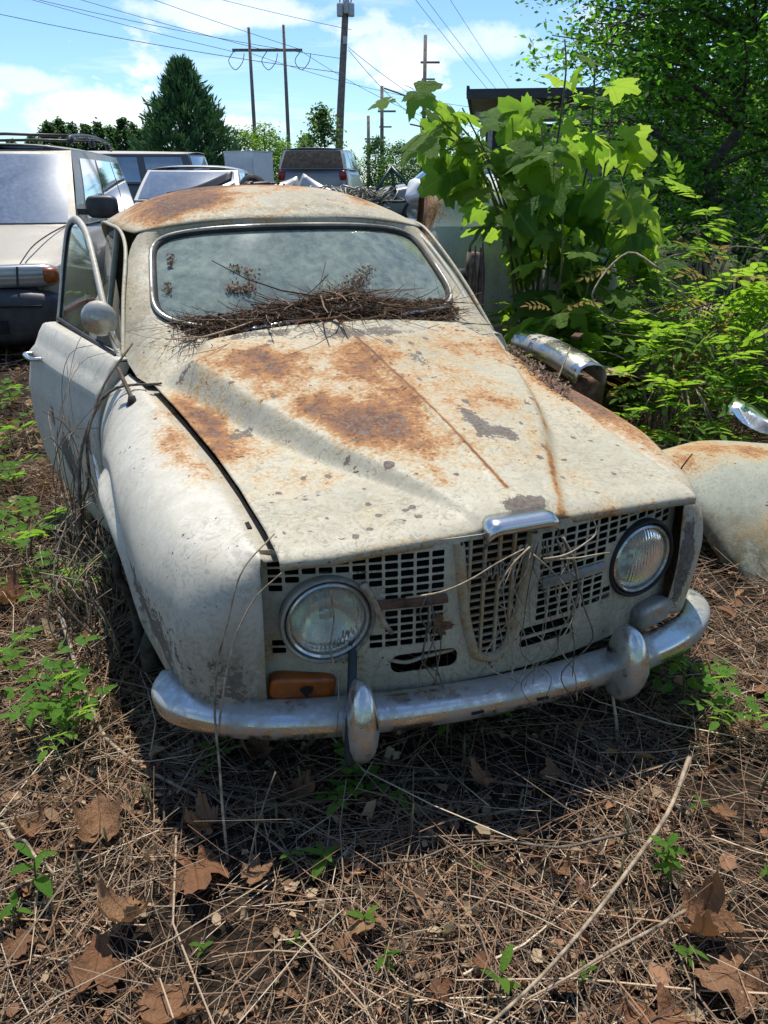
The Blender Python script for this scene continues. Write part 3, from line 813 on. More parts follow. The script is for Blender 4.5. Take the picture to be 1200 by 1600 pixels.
# doors (built closed, the near one swung about its front hinge)
def door(sx, ang, wear, lab):
    e = bpy.data.objects.new('door', None); link(e, CAR); hx, hy = sx * .795, 1.245
    e.location = (hx, hy, 0); e.rotation_euler = (0, 0, R(ang)); e['label'] = lab
    rows = []
    for f in np.linspace(0, 1, 26):
        r_ = []
        for z in np.linspace(.235, .968, 30):
            yr = ip(z, [.235, .30, .45, .65, .97], [1.98, 2.06, 2.115, 2.135, 2.14]); y = 1.245 + (yr - 1.245) * f
            x = sx * (hwz(z, y) + (.004 if sx < 0 else -.016) + .010 * math.exp(-((z - .868) / .009)**2) + .006 * math.sin(math.pi * f) * (1 if z < .86 else .5) - .008 * math.exp(-((z - .905) / .02)**2))
            r_.append((x - hx, y - hy, z))
        x9, y9 = r_[-1][0], r_[-1][1]; r_.append((x9 - sx * .008, y9, .9715)); r_.append((x9 - sx * .022, y9, .9725)); r_.append((x9 - sx * .048, y9, .971))
        rows.append(r_)
    dp = solid(obj('door_skin', gridmesh('door_skin', np.array(rows), 'paint_side', wear), e), .006, -1 if sx > 0 else 1)
    obj('inner_panel', gridmesh('inner_panel', np.array([[(p_[0] - sx * .05, p_[1], p_[2]) for p_ in r_[:30]] for r_ in rows])[1:-1], 'seat'), e)
    for k_ in (0, -1):
        obj('door_edge', gridmesh('door_edge', np.array([[p_, (p_[0] - sx * .05, p_[1], p_[2])] for p_ in rows[k_][:30]]), 'paint_side', lambda *a: (.15, .2, .5)), e)
    fp = np.array([(.686, 1.285, .958), (.660, 1.46, 1.105), (.620, 1.64, 1.245), (.585, 1.80, 1.330), (.566, 1.93, 1.366), (.556, 2.03, 1.372), (.562, 2.095, 1.345), (.585, 2.125, 1.24), (.618, 2.135, 1.09), (.650, 2.135, .962)])
    if sx > 0: fp[:, 0] -= .040
    fp = fp * np.array([sx, 1, 1]) - np.array([hx, hy, 0]); fr_ = cr(fp, 60)
    obj('window_frame', MB().tube(fr_, .011 if sx < 0 else .010, 8, True, 1.6).me('window_frame', 'paint_side', True, lambda *a: (.08, .05, .15)), e)
    obj('window_seal', MB().tube(fr_[34:] * .985 + np.array([0, 0, .012]), .006, 6).me('window_seal', 'rubber', True), e)
    a = fr_[2:24]; b = fr_[58:36:-1][:len(a)]
    Gg = np.array([[p_ * (1 - f) + q * f for f in np.linspace(0, 1, 10)] for p_, q in zip(a, b)])
    obj('window_glass', gridmesh('window_glass', Gg, 'doorglass'), e)
    obj('belt_seal', MB().tube([fr_[1] + np.array([sx * .008, 0, .006]), fr_[58] + np.array([sx * .008, 0, .006])], .008, 6).me('belt_seal', 'rubber'), e)
    h0 = np.array((sx * .780, 2.02, .872)) - np.array([hx, hy, 0])
    obj('door_handle', MB().tube(cr([h0 + np.array((0, .05, 0)), h0 + np.array((sx * .03, .055, 0)), h0 + np.array((sx * .04, .03, 0)), h0 + np.array((sx * .036, -.07, 0)), h0 + np.array((sx * .0, -.085, 0))], 20), .009, 8).me('door_handle', 'chrome_clean', True), e)
    return e
def wear_door(x, y, z):
    p = (0, y, z)
    b = .85 * ell(p, (0, .40, .54), (1, .10, .12)) + .75 * ell(p, (0, .12, .69), (1, .035, .05)) + .65 * ell(p, (0, .20, .48), (1, .06, .12)) + .5 * ell(p, (0, .55, .68), (1, .05, .1)) + .45 * ell(p, (0, .1, .42), (1, .03, .05)) + .3 * ell(p, (0, .65, .75), (1, .03, .09))
    r = .3 * ell(p, (0, .5, .80), (1, .05, .06)) + .25 * ell(p, (0, .12, .66), (1, .02, .03))
    return (r + .06, b + .06, .14 + .45 * max(0, min(1, (.45 - z) / .2)))
dn = door(-1, 15.2, wear_door, 'white door standing ajar with flaking paint')
df = door(1, 0, wear_side, 'closed far side door')
# wing mirrors
def mirror(par, base, c, nrm, r, backdark):
    e = obj('wing_mirror', MB().tube([base, (np.array(base) + np.array(c)) / 2 + np.array((0, 0, .01)), c], .009, 8).me('wing_mirror', 'chrome_clean', True), par)
    M = Matrix.Translation(c) @ Vector(nrm).to_track_quat('Z', 'Y').to_matrix().to_4x4()
    obj('mirror_shell', MB().lathe([(.0001, .026), (r * .5, .022), (r * .85, .010), (r, -.002), (r * .97, -.008), (r * .9, -.010)], 32, M).me('mirror_shell', backdark, True), e)
    obj('mirror_glass', MB().lathe([(.0001, -.008), (r * .93, -.009)], 32, M).me('mirror_glass', 'chrome_clean', True), e)
mirror(CAR, (-.700, 1.25, 1.02), (-.750, 1.26, 1.112), (-.25, -.95, -.05), .056, 'chrome')
mirror(CAR, (.72, 1.70, 1.02), (.795, 1.80, 1.10), (.25, -.95, -.05), .060, 'rubber')
# wipers, aerial stub
for a, b in (((-.30, 1.235, 1.05), (.02, 1.23, 1.055)), ((.12, 1.225, 1.055), (.50, 1.31, 1.075))):
    obj('wiper', MB().tube(cr([a, ((a[0] + b[0]) / 2, (a[1] + b[1]) / 2 - .015, 1.070), b], 10), .007, 6).me('wiper', 'chrome_clean', True), CAR)
obj('aerial_base', MB().lathe([(0, .03), (.010, .028), (.014, .012), (.02, 0)], 14, Matrix.Translation((-.695, 1.02, .888))).me('aerial_base', 'rubber', True), CAR)
obj('aerial_mast', MB().tube([(-.695, 1.02, .91), (-.72, 1.10, .985)], .007, 6).me('aerial_mast', 'wood'), CAR)
# wheels
for sx in (-1, 1):
    for yw in (.80, 3.28):
        w_ = bpy.data.objects.new('wheel', None); link(w_, CAR); w_.location = (sx * .62, yw, .33); w_.rotation_euler = (0, R(90), 0)
        obj('tyre', MB().lathe([(.19, -.075), (.26, -.08), (.285, -.05), (.288, 0), (.285, .05), (.26, .08), (.19, .075)], 36).me('tyre', 'rubber', True), w_)
        obj('rim', MB().lathe([(.195, -.06), (.18, -.03), (.17, 0), (.18, .03), (.195, .06)], 28).add([], []).me('rim', 'rustmetal', True), w_)
        obj('wheel_disc', MB().lathe([(.19, sx * .03), (.14, sx * .035), (.10, sx * .055), (.04, sx * .06), (.0001, sx * .06)], 24).me('wheel_disc', 'rustmetal', True), w_)
# ------------------------------------------------------------------ ground
def gh(x, y):
    b = .035 * noise.noise(Vector((x * .9, y * .9, 1.7))) + .016 * noise.noise(Vector((x * 3.1, y * 3.1, 4.2)))
    return b * max(0, min(1, (14 - abs(y)) / 6)) * (1 if abs(x) < 8 else .4) + .018 * max(0, min(25, y - 5))


m, t = newmat('leaf_mould_soil')
co = t.n('ShaderNodeTexCoord').outputs['Object']
n1 = t.noise(co, 1.3, 4, .6); n2 = t.noise(co, 38, 6, .7, .5); n3 = t.noise(co, 9, 4, .6)
c = t.ramp(n2, [(.30, (.009, .0065, .005)), (.52, (.030, .021, .014)), (.74, (.10, .07, .045))])
far = t.mapr(t.n('ShaderNodeSeparateXYZ', {0: co}).outputs[1], 7, 14)
c = t.mix(t.math('MULTIPLY', far, t.mapr(n1, .4, .6)), c, (.07, .09, .03))
b = t.n('ShaderNodeBsdfPrincipled', {'Base Color': c, 'Roughness': .95, 'Specular IOR Level': .15})
t.set(b, 'Normal', t.bump(t.math('ADD', n2, n3), .8, .02)); t.out(b); MAT['soil'] = m
gx = np.r_[[-600, -200, -80, -40, -20, -12, -8, -6], np.linspace(-5, 5, 130), [6, 8, 12, 20, 40, 80, 200, 600]]
gy = np.r_[[-200, -60, -20, -8, -4, -2, -1], np.linspace(-.5, 7, 110), [8, 9, 10, 12, 14, 17, 20, 25, 30, 40, 60, 100, 200, 500, 1500]]
V = [(x, y, gh(x, y)) for y in gy for x in gx]
obj('ground', meshdata('ground', V, gridfaces(len(gy), len(gx)), 'soil'), kind='structure')


def tint_mat(name, rough=.85, transl=0.0, spec=.25, gain=1.0, bump=0.0):
    """colour from the mesh attribute tint"""
    m, t = newmat(name)
    a = t.n('ShaderNodeAttribute', attribute_name='tint').outputs['Color']
    b = t.n('ShaderNodeBsdfPrincipled', {'Base Color': a, 'Roughness': rough, 'Specular IOR Level': spec})
    if transl:
        tr = t.n('ShaderNodeBsdfTranslucent', {'Color': t.mix(1.0, a, (1.9 * gain, 2.1 * gain, .9 * gain), 'MULTIPLY')})
        b = t.n('ShaderNodeMixShader', {0: transl, 1: b, 2: tr})
    t.out(b); return m


MAT['twig'] = tint_mat('dry_twigs'); MAT['crumb'] = tint_mat('dry_leaf_crumbs', .9, .12, gain=.6)
MAT['crown'] = tint_mat('tree_leaves', .55, .52, .22, 1.35); MAT['needle'] = tint_mat('conifer_foliage', .7, .12, .2, .7)


def leaf_mat(name, c1, c2, tr1, tr2, mixf=.45, rough=.42, veins=None):
    """leaf: differs from leaf to leaf by the object's random number"""
    m, t = newmat(name)
    rnd = t.n('ShaderNodeObjectInfo').outputs['Random']; co = t.n('ShaderNodeTexCoord').outputs['Object']
    n1 = t.noise(co, 14, 4, .6)
    f = t.math('ADD', t.math('MULTIPLY', rnd, .75), t.math('MULTIPLY', n1, .3))
    cb, ct = t.mix(f, c1, c2), t.mix(f, tr1, tr2)
    if veins:       # palmate veins of the lobed leaf, in the leaf's own coordinates
        s3 = t.n('ShaderNodeSeparateXYZ', {0: co}); ax = t.math('ABSOLUTE', s3.outputs[0]); yy = t.math('SUBTRACT', s3.outputs[1], .10)
        an = t.math('ARCTAN2', ax, yy); rr = t.math('SQRT', t.math('ADD', t.math('MULTIPLY', ax, ax), t.math('MULTIPLY', yy, yy))); v = None
        for ta in (0, 46, 88):
            q = t.mapr(t.math('MULTIPLY', rr, t.math('ABSOLUTE', t.math('SUBTRACT', an, R(ta)))), .006, .022, 1, 0); v = q if v is None else t.math('MAXIMUM', v, q)
        rib = t.mapr(t.math('SINE', t.math('MULTIPLY', t.math('ADD', rr, t.math('MULTIPLY', ax, .7)), 52.0)), .86, 1.0, 0, .45); v = t.math('MAXIMUM', v, rib)
        blot = t.mapr(t.noise(co, 5, 4, .65, .5), .55, .72, 0, .6)
        cb = t.mix(t.math('MULTIPLY', v, .7), t.mix(blot, cb, tuple(k * .5 for k in c1)), veins); ct = t.mix(t.math('MULTIPLY', v, .55), ct, veins)
    b = t.n('ShaderNodeBsdfPrincipled', {'Base Color': cb, 'Roughness': rough, 'Specular IOR Level': .22})
    t.set(b, 'Normal', t.bump(t.noise(co, 9, 5, .7, .8), .6, .03))
    tr = t.n('ShaderNodeBsdfTranslucent', {'Color': ct})
    t.out(t.n('ShaderNodeMixShader', {0: mixf, 1: b, 2: tr})); return m


MAT['sycleaf'] = leaf_mat('sycamore_leaf', (.035, .10, .022), (.12, .22, .035), (.20, .42, .03), (.50, .70, .07), .55, .5, (.22, .34, .08))
MAT['wist'] = leaf_mat('vine_leaf', (.065, .16, .022), (.145, .27, .04), (.26, .52, .03), (.46, .70, .06), .5)
MAT['wist_yellow'] = leaf_mat('yellowing_vine_leaf', (.30, .18, .05), (.34, .27, .06), (.45, .25, .05), (.5, .38, .08), .36)
MAT['weed'] = leaf_mat('weed_leaf', (.075, .20, .03), (.15, .31, .05), (.26, .54, .04), (.46, .70, .07), .46)
MAT['dryleaf'] = leaf_mat('dead_sycamore_leaf', (.22, .10, .05), (.38, .23, .125), (.26, .11, .04), (.38, .20, .08), .20, .75, (.14, .062, .032))
MAT['stem'] = simple('green_brown_stem', (.10, .10, .04), .7, var=.3)
MAT['vine'] = simple('dry_vine_bark', (.16, .125, .09), .85, var=.35, vscale=40, bump=.3)
MAT['vine_pale'] = simple('pale_vine_bark', (.36, .28, .19), .85, var=.3, vscale=40, bump=.3)
MAT['bark'] = simple('tree_bark', (.075, .058, .042), .9, var=.4, vscale=20, bump=.6)


def in_car(x, y):
    p = Matrix.Rotation(-CY, 2) @ Vector((x - CAR.location.x, y - CAR.location.y))
    return -.62 < p.x < .6 and .25 < p.y < 4.0


def twigs(n, xr, yr, L=(.04, .30), rad=(.0005, .0020), zr=(.0, .035), tilt=.12, pal=None, curve=.5, dens=None, seg=4, hfun=gh):
    P = []
    while len(P) < n:
        x = random.uniform(*xr); y = random.uniform(*yr)
        if in_car(x, y): continue
        if dens and random.random() > dens(x, y): continue
        P.append((x, y, hfun(x, y)))
    P = np.array(P); n = len(P)
    P[:, 2] += rng.uniform(zr[0], zr[1], n)
    l = rng.uniform(0, 1, n)**1.7 * (L[1] - L[0]) + L[0]; r = rng.uniform(0, 1, n)**2 * (rad[1] - rad[0]) + rad[0]
    a = rng.uniform(0, 2 * math.pi, n); e = rng.normal(0, tilt, n); k = rng.normal(0, curve, n); k2 = rng.normal(0, curve * .5, n)
    C = np.zeros((n, seg, 3)); C[:, 0] = P; ang = a.copy(); el = e.copy()
    for i in range(1, seg):
        ang = ang + k / (seg - 1) + rng.normal(0, .12, n); el = el + k2 / (seg - 1)
        C[:, i, 0] = C[:, i - 1, 0] + np.cos(ang) * np.cos(el) * l / (seg - 1); C[:, i, 1] = C[:, i - 1, 1] + np.sin(ang) * np.cos(el) * l / (seg - 1)
        C[:, i, 2] = np.maximum(C[:, i - 1, 2] + np.sin(el) * l / (seg - 1), P[:, 2] - .015)
    perp = np.stack([-np.sin(a), np.cos(a), np.zeros(n)], 1); up = np.tile([0, 0, 1.0], (n, 1))
    V = np.zeros((n, seg, 3, 3))
    for j in range(3):
        q = 2 * math.pi * j / 3 + .5
        for i in range(seg):
            tp = 1 - .45 * i / (seg - 1)
            V[:, i, j] = C[:, i] + (perp * math.cos(q) + up * math.sin(q)) * (r * tp)[:, None]
    base = (np.arange(n) * seg * 3)[:, None, None, None]
    ii, jj = np.meshgrid(np.arange(seg - 1), np.arange(3), indexing='ij')
    q = np.stack([ii * 3 + jj, ii * 3 + (jj + 1) % 3, (ii + 1) * 3 + (jj + 1) % 3, (ii + 1) * 3 + jj], -1)[None]
    Q = (q + base).reshape(-1, 4)
    pal = np.array(pal); ci = rng.integers(0, len(pal), n); col = pal[ci] * rng.uniform(.6, 1.25, (n, 1))
    return V.reshape(-1, 3), Q, np.repeat(col, seg * 3, 0)


PAL = [(.32, .23, .15), (.25, .175, .115), (.22, .125, .073), (.42, .32, .22), (.11, .08, .058), (.28, .155, .09), (.54, .44, .32), (.075, .056, .043), (.19, .14, .095), (.35, .215, .13), (.23, .135, .08)]


def join3(parts):
    V = []; Q = []; Cc = []; k = 0
    for v, q, c in parts: V.append(v); Q.append(q + k); Cc.append(c); k += len(v)
    return np.concatenate(V), np.concatenate(Q), np.concatenate(Cc)


near = lambda x, y: min(1, (1.9 / max(.5, math.hypot(x * .8, y)))**1.6) * max(.12, min(1, .62 + 1.3 * noise.noise(Vector((x * 4.5, y * 4.5, 9.1)))))
T = join3([twigs(38000, (-2.6, 2.6), (.2, 4.6), dens=near, pal=PAL), twigs(2600, (-2.6, 2.6), (.2, 4.6), (.25, .7), (.0011, .0030), (.01, .05), .06, pal=PAL, curve=.35, seg=4, dens=near),
           twigs(5000, (-5, -.6), (2.4, 8), (.08, .45), (.001, .0028), (.0, .05), .2, PAL), twigs(3500, (.9, 4), (2.0, 6), (.08, .5), (.001, .003), (.0, .08), .25, PAL)])
obj('twig_litter', fastmesh('twig_litter', T[0], T[1], 'twig', {'tint': T[2]}), label='tangle of brown dry twigs and stems covering the ground', cat='litter', kind='stuff')


def crumbs(n, xr, yr, size, pal, dens=None, zmax=.02, hfun=gh):
    P = []
    while len(P) < n:
        x = random.uniform(*xr); y = random.uniform(*yr)
        if in_car(x, y) or (dens and random.random() > dens(x, y)): continue
        P.append((x, y, hfun(x, y)))
    P = np.array(P); n = len(P); P[:, 2] += rng.uniform(0, zmax, n) + .002
    s = rng.uniform(0, 1, n)**2 * (size[1] - size[0]) + size[0]; a = rng.uniform(0, 6.28, n)
    nx = rng.normal(0, .45, n); ny = rng.normal(0, .45, n)
    U = np.stack([np.cos(a), np.sin(a), -nx * np.cos(a) - ny * np.sin(a)], 1); W_ = np.stack([-np.sin(a), np.cos(a), nx * np.sin(a) - ny * np.cos(a)], 1)
    asp = rng.uniform(.4, .9, n); k = rng.uniform(.1, .6, n); N_ = np.cross(U, W_)
    V = np.zeros((n, 6, 3))
    for j, (u, w, h) in enumerate([(-1, 0, 0), (-.3, -1, 1), (.7, -.8, .8), (1, .1, 0), (.3, 1, 1), (-.6, .8, .7)]):
        V[:, j] = P + (U * u + W_ * (w * asp)[:, None] + N_ * (h * k)[:, None]) * s[:, None] * (1 + rng.normal(0, .2, (n, 1)))
    Q = (np.array([[0, 1, 2, 3], [0, 3, 4, 5]])[None] + (np.arange(n) * 6)[:, None, None]).reshape(-1, 4)
    pal = np.array(pal); col = pal[rng.integers(0, len(pal), n)] * rng.uniform(.6, 1.2, (n, 1))
    return V.reshape(-1, 3), Q, np.repeat(col, 6, 0)


LP = [(.26, .14, .075), (.20, .11, .06), (.34, .22, .13), (.12, .075, .05), (.42, .32, .2), (.30, .16, .09)]
T = join3([crumbs(20000, (-2.6, 2.6), (.2, 4.6), (.003, .013), LP, near), crumbs(1100, (-2.6, 2.6), (.2, 4.6), (.010, .026), LP, near, .035),
           crumbs(3500, (-5, -.6), (2.4, 8), (.008, .035), LP, None, .04), crumbs(1800, (.9, 4), (2, 6), (.008, .03), LP, None, .05)])
obj('leaf_litter', fastmesh('leaf_litter', T[0], T[1], 'crumb', {'tint': T[2]}), label='crumbled brown dead leaf fragments among the twigs', cat='litter', kind='stuff')

# ------------------------------------------------------------------ leaf templates
def lobed_leaf(seed, curl=0.0, droop=.18, mat='sycleaf', wav=.03):
    """palmate sycamore leaf, unit size, base at origin, tip along +Y, face up +Z"""
    rs = random.Random(seed); pts = []
    tips = [(-122, .60), (-60, .90), (0, 1.0), (60, .90), (122, .60)]
    def outl(a):
        return max(tr * (1 - .46 * min(1.25, abs(a - ta) / 32)**1.15) for ta, tr in tips)
    angs = np.linspace(-158, 158, 45); rows = []
    for a in angs:
        r = outl(a) * (1 + (.075 if int((a + 158) / 7.18) % 2 else -.045)) * (1 + rs.uniform(-.04, .04)); rows.append((a, r))
    V = [(0, 0, 0)]; Fc = []; RN = 4
    c0 = np.array((0, .30, 0)); V[0] = tuple(c0); prv = None
    for k in range(1, RN + 1):
        for a, r in rows:
            f = k / RN; x = r * f * math.sin(R(a)) * .92; y = .30 + r * f * math.cos(R(a)) * .82
            fold = min(abs(a - ta) for ta, _ in tips)
            z = wav * math.sin(x * 9 + seed) * math.cos(y * 8) - droop * (x * x + (y - .3)**2) + (.09 if curl else .028) * f * min(1, fold / 20)
            if curl:
                rr = math.hypot(x, y - .3); z += curl * .75 * (rr**2) * (.6 + .8 * math.sin(2 * R(a) + seed)) + .20 * noise.noise(Vector((x * 3.2, y * 3.2, seed * 3.1))) + .05 * noise.noise(Vector((x * 9, y * 9, seed * 1.3)))
                z *= .6; k_ = 1.1 + 1.2 * abs(curl); sg_ = 1 if seed % 2 else -1; a2 = x * k_; x = math.sin(a2) / k_; z += sg_ * (1 - math.cos(a2)) / k_ * (1 if seed != 12 else -1); k3 = .8 * abs(curl); a3 = (y - .3) * k3; y = .3 + math.sin(a3) / k3; z += (1 - math.cos(a3)) / k3
            V.append((x, y, z))
    n = len(rows)
    for i in range(n - 1): Fc.append((0, 1 + i, 2 + i))
    for k in range(RN - 1):
        for i in range(n - 1):
            a_ = 1 + k * n + i; Fc.append((a_, a_ + n, a_ + n + 1, a_ + 1))
    # petiole
    k0 = len(V); V += [(-.012, .06, 0), (.012, .06, 0), (.010, -.32, -.10), (-.010, -.32, -.10)]; Fc.append((k0, k0 + 1, k0 + 2, k0 + 3)); Fc.append((k0, k0 + 1, 0))
    return meshdata('sycamore_leaf', V, Fc, mat, True)


def leaflet(base, d, n, l, w):
    d = d / np.linalg.norm(d); s = np.cross(d, n); s /= np.linalg.norm(s) + 1e-9; n = np.cross(s, d)
    V = [base, base + d * l * .28 + s * w * .46 + n * w * .14, base + d * l * .62 + s * w * .40 + n * w * .10, base + d * l - n * w * .12, base + d * l * .62 - s * w * .40 + n * w * .10, base + d * l * .28 - s * w * .46 + n * w * .14, base + d * l * .4 - n * w * .02]
    return V, [(0, 1, 6), (1, 2, 6), (2, 3, 6), (3, 4, 6), (4, 5, 6), (5, 0, 6)]


def frond(seed, npair=5, mat='wist', droop=.7, ll=.26, ww=.105):
    """pinnate leaf of unit length along +Y"""
    rs = random.Random(seed); mb = MB(); P = []
    for i in range(12):
        f = i / 11; P.append((.05 * math.sin(f * 3 + seed), f * (1 - .12 * f), .28 * f - droop * .55 * f * f))
    P = np.array(P); mb.tube(P, np.linspace(.011, .004, 12), 3, False)
    for k in range(npair):
        f = .22 + .70 * k / max(1, npair - 1); i = f * 11; a = int(i); p = P[a] * (1 - (i - a)) + P[min(11, a + 1)] * (i - a)
        for s in (-1, 1):
            d = np.array((s * 1.0, .55 + rs.uniform(-.15, .25), rs.uniform(-.35, .1))); n = np.array((rs.uniform(-.25, .25), rs.uniform(-.2, .2), 1.0))
            mb.add(*leaflet(p, d, n, ll * rs.uniform(.8, 1.15) * (1 - .25 * abs(f - .5)), ww * rs.uniform(.85, 1.2)))
    mb.add(*leaflet(P[-1], P[-1] - P[-3], np.array((0, .2, 1.0)), ll * 1.05, ww * 1.1))
    return mb.me('frond', mat, True)


def blade_leaf(seed, mat='weed', l=1.0, w=.36):
    V = []; Fc = []; n = 6
    for i in range(n):
        f = i / (n - 1); hw = w * .5 * math.sin(math.pi * min(1, f * .92 + .06))**.8; y = f * l; z = .22 * f - .42 * f * f
        V += [(-hw, y, z + hw * .35), (0, y, z), (hw, y, z + hw * .35)]
    for i in range(n - 1):
        a = i * 3; Fc += [(a, a + 1, a + 4, a + 3), (a + 1, a + 2, a + 5, a + 4)]
    return meshdata('leaf', V, Fc, mat, True)


SYC = [lobed_leaf(i, 0, d) for i, d in ((1, .10), (2, .28), (3, .45))]
DRY = [lobed_leaf(10 + i, c, .0, 'dryleaf', .06) for i, c in enumerate((.55, .95, -.7, 1.3))]
FR = [frond(i, n, 'wist', d) for i, n, d in ((1, 5, .6), (2, 6, .9), (3, 4, .5), (4, 5, 1.2))]
FRY = [frond(i + 20, n, 'wist_yellow', d) for i, n, d in ((1, 5, .7), (2, 4, 1.0))]
FRW = [frond(i + 40, n, 'weed', d, .32, .16) for i, n, d in ((1, 3, .7), (2, 4, .9))]
BL = [blade_leaf(1), blade_leaf(2, w=.26), blade_leaf(3, w=.48)]


def basis(d, n):
    """matrix whose +Y is d and +Z near n"""
    d = Vector(d).normalized(); x = d.cross(Vector(n)); x = x.normalized() if x.length > 1e-4 else Vector((1, 0, 0)); z = x.cross(d)
    return Matrix((x, d, z)).transposed().to_4x4()


def place(name, me, parent, p, d, n, s):
    o = bpy.data.objects.new(name, me); link(o, parent); o.matrix_local = Matrix.Translation(p) @ basis(d, n) @ Matrix.Scale(s, 4); return o


# dead leaves lying about (world x, y, size, template, heading, tilt)
dl = [(-.60, 1.22, .095, 1, 20, .1, 'large brown curled dead leaf left of centre in the foreground'), (-.40, 1.20, .10, 0, 200, .2, 'tan dead sycamore leaf with pale underside left of centre'),
      (-.47, 1.07, .085, 3, 150, .4, 'folded dark brown dead leaf below the tan ones'), (-.37, 1.28, .065, 1, 80, .3, 'small curled brown leaf behind the tan dead leaf'), (-.25, 1.19, .06, 2, 170, .4, 'narrow tan dead leaf near the small seedlings'),
      (-.04, 1.07, .065, 0, 190, .3, 'brown dead leaf with a green sprout through it'), (.57, 1.05, .095, 1, 240, .05, 'big rust-brown dead leaf at the right with a curled lobe'), (.46, .91, .13, 0, 190, .15, 'largest brown dead leaf at the lower right'),
      (.66, .95, .10, 0, 110, .05, 'brown dead leaf at the right edge of the foreground'), (-.51, .90, .085, 0, 10, .2, 'brown dead leaf at the bottom left edge'), (-.33, .90, .09, 2, 140, .3, 'crumpled brown dead leaf at the bottom left of centre'),
      (-.74, 1.24, .055, 1, 60, .3, 'small brown leaf at the far left'), (.20, .96, .04, 2, 100, .3, 'small pale tan leaf right of centre'), (.08, .91, .035, 0, 300, .2, 'small tan leaf at the bottom centre'),
      (-1.22, 2.22, .10, 1, 70, .4, 'curled tan leaf at the left edge'), (-.30, 1.48, .07, 1, 30, .3, 'shaded brown leaf under the bumper'), (-.22, 1.39, .065, 2, 250, .3, 'shaded dead leaf in front of the near overrider'), (.26, 1.42, .06, 3, 120, .3, 'small dark leaf in the shadow right of centre'), (.42, 1.42, .055, 0, 20, .3, 'flat dead leaf in the shade under the right of the bumper'), (-.70, 1.02, .05, 0, 220, .3, 'tan leaf below the tall sprout at lower left'), (.36, 1.18, .04, 1, 200, .3, 'small curled leaf among the twigs at right'), (.78, 1.30, .05, 2, 60, .3, 'tan leaf at the right edge'), (1.0, 2.1, .07, 1, 45, .3, 'brown leaf right of the far bumper end'), (1.08, 1.8, .06, 0, 130, .3, 'dead leaf near the leafy seedling at right')]
for x, y, s, k, hd, tl, lb in dl:
    o = obj('dead_leaf', DRY[k], None, (x, y, gh(x, y) + .035), (R(random.uniform(-15, 15)) + tl * .4, tl * .5, R(hd)), lb, 'leaf', 'large dead leaves on the ground'); o.scale = (s * 1.15, s * 1.15, s * 1.15)


# smaller broken leaves, too many to count, one drift
Vd, Qd, Cd = [], [], []; k0 = 0
for _ in range(230):
    me_ = random.choice(DRY); n_ = len(me_.vertices); co_ = np.zeros(n_ * 3); me_.vertices.foreach_get('co', co_); co_ = co_.reshape(-1, 3)
    while True:
        x, y = random.uniform(-1.9, 1.9), random.uniform(.7, 3.6)
        if not in_car(x, y) and random.random() < near(x, y): break
    M_ = np.array(Matrix.Rotation(random.uniform(0, 6.28), 3, 'Z') @ Matrix.Rotation(random.gauss(0, .5), 3, 'X') @ Matrix.Rotation(random.gauss(0, .5), 3, 'Y')); s_ = random.uniform(.018, .05)
    Vd.append(co_ @ M_.T * s_ * np.array([1, random.uniform(.6, 1), 1]) + np.array((x, y, gh(x, y) + random.uniform(.008, .035)))); c_ = np.array(random.choice(LP)) * random.uniform(.8, 1.5); Cd.append(np.tile(c_, (n_, 1)))
    for p_ in me_.polygons: v_ = list(p_.vertices); Qd.append([k0 + i for i in (v_ if len(v_) == 4 else v_ + [v_[-1]])][:4] if len(v_) == 4 else [k0 + v_[0], k0 + v_[1], k0 + v_[2], k0 + v_[0]])
    k0 += n_
Qd = [q for q in Qd if len(set(q)) == 4]
obj('curled_leaf_litter', fastmesh('curled_leaf_litter', np.concatenate(Vd), np.array(Qd), 'crumb', {'tint': np.concatenate(Cd)}, True), label='small curled brown leaves scattered through the twigs', cat='litter', kind='stuff')

# ------------------------------------------------------------------ small weeds
def seedling(x, y, h, n, lab, grp, sz=.05, spread=.8):
    e = empty('seedling', (x, y, gh(x, y) + .01), random.uniform(0, 6), lab, 'weed', grp)
    obj('stem', MB().tube(cr([(0, 0, -.02), (.004, 0, h * .5), (0.008, .005, h)], 6), np.linspace(.0028, .0015, 6), 5).me('stem', 'stem', True), e)
    for k in range(n):
        f = .35 + .65 * (k + 1) / n; a = k * 2.4; el = random.uniform(.1, .8)
        place('leaf', BL[k % 3], e, Vector((.004, .002, h * f)), (math.cos(a), math.sin(a), el * spread), (0, 0, 1), sz * random.uniform(.7, 1.2))
    return e


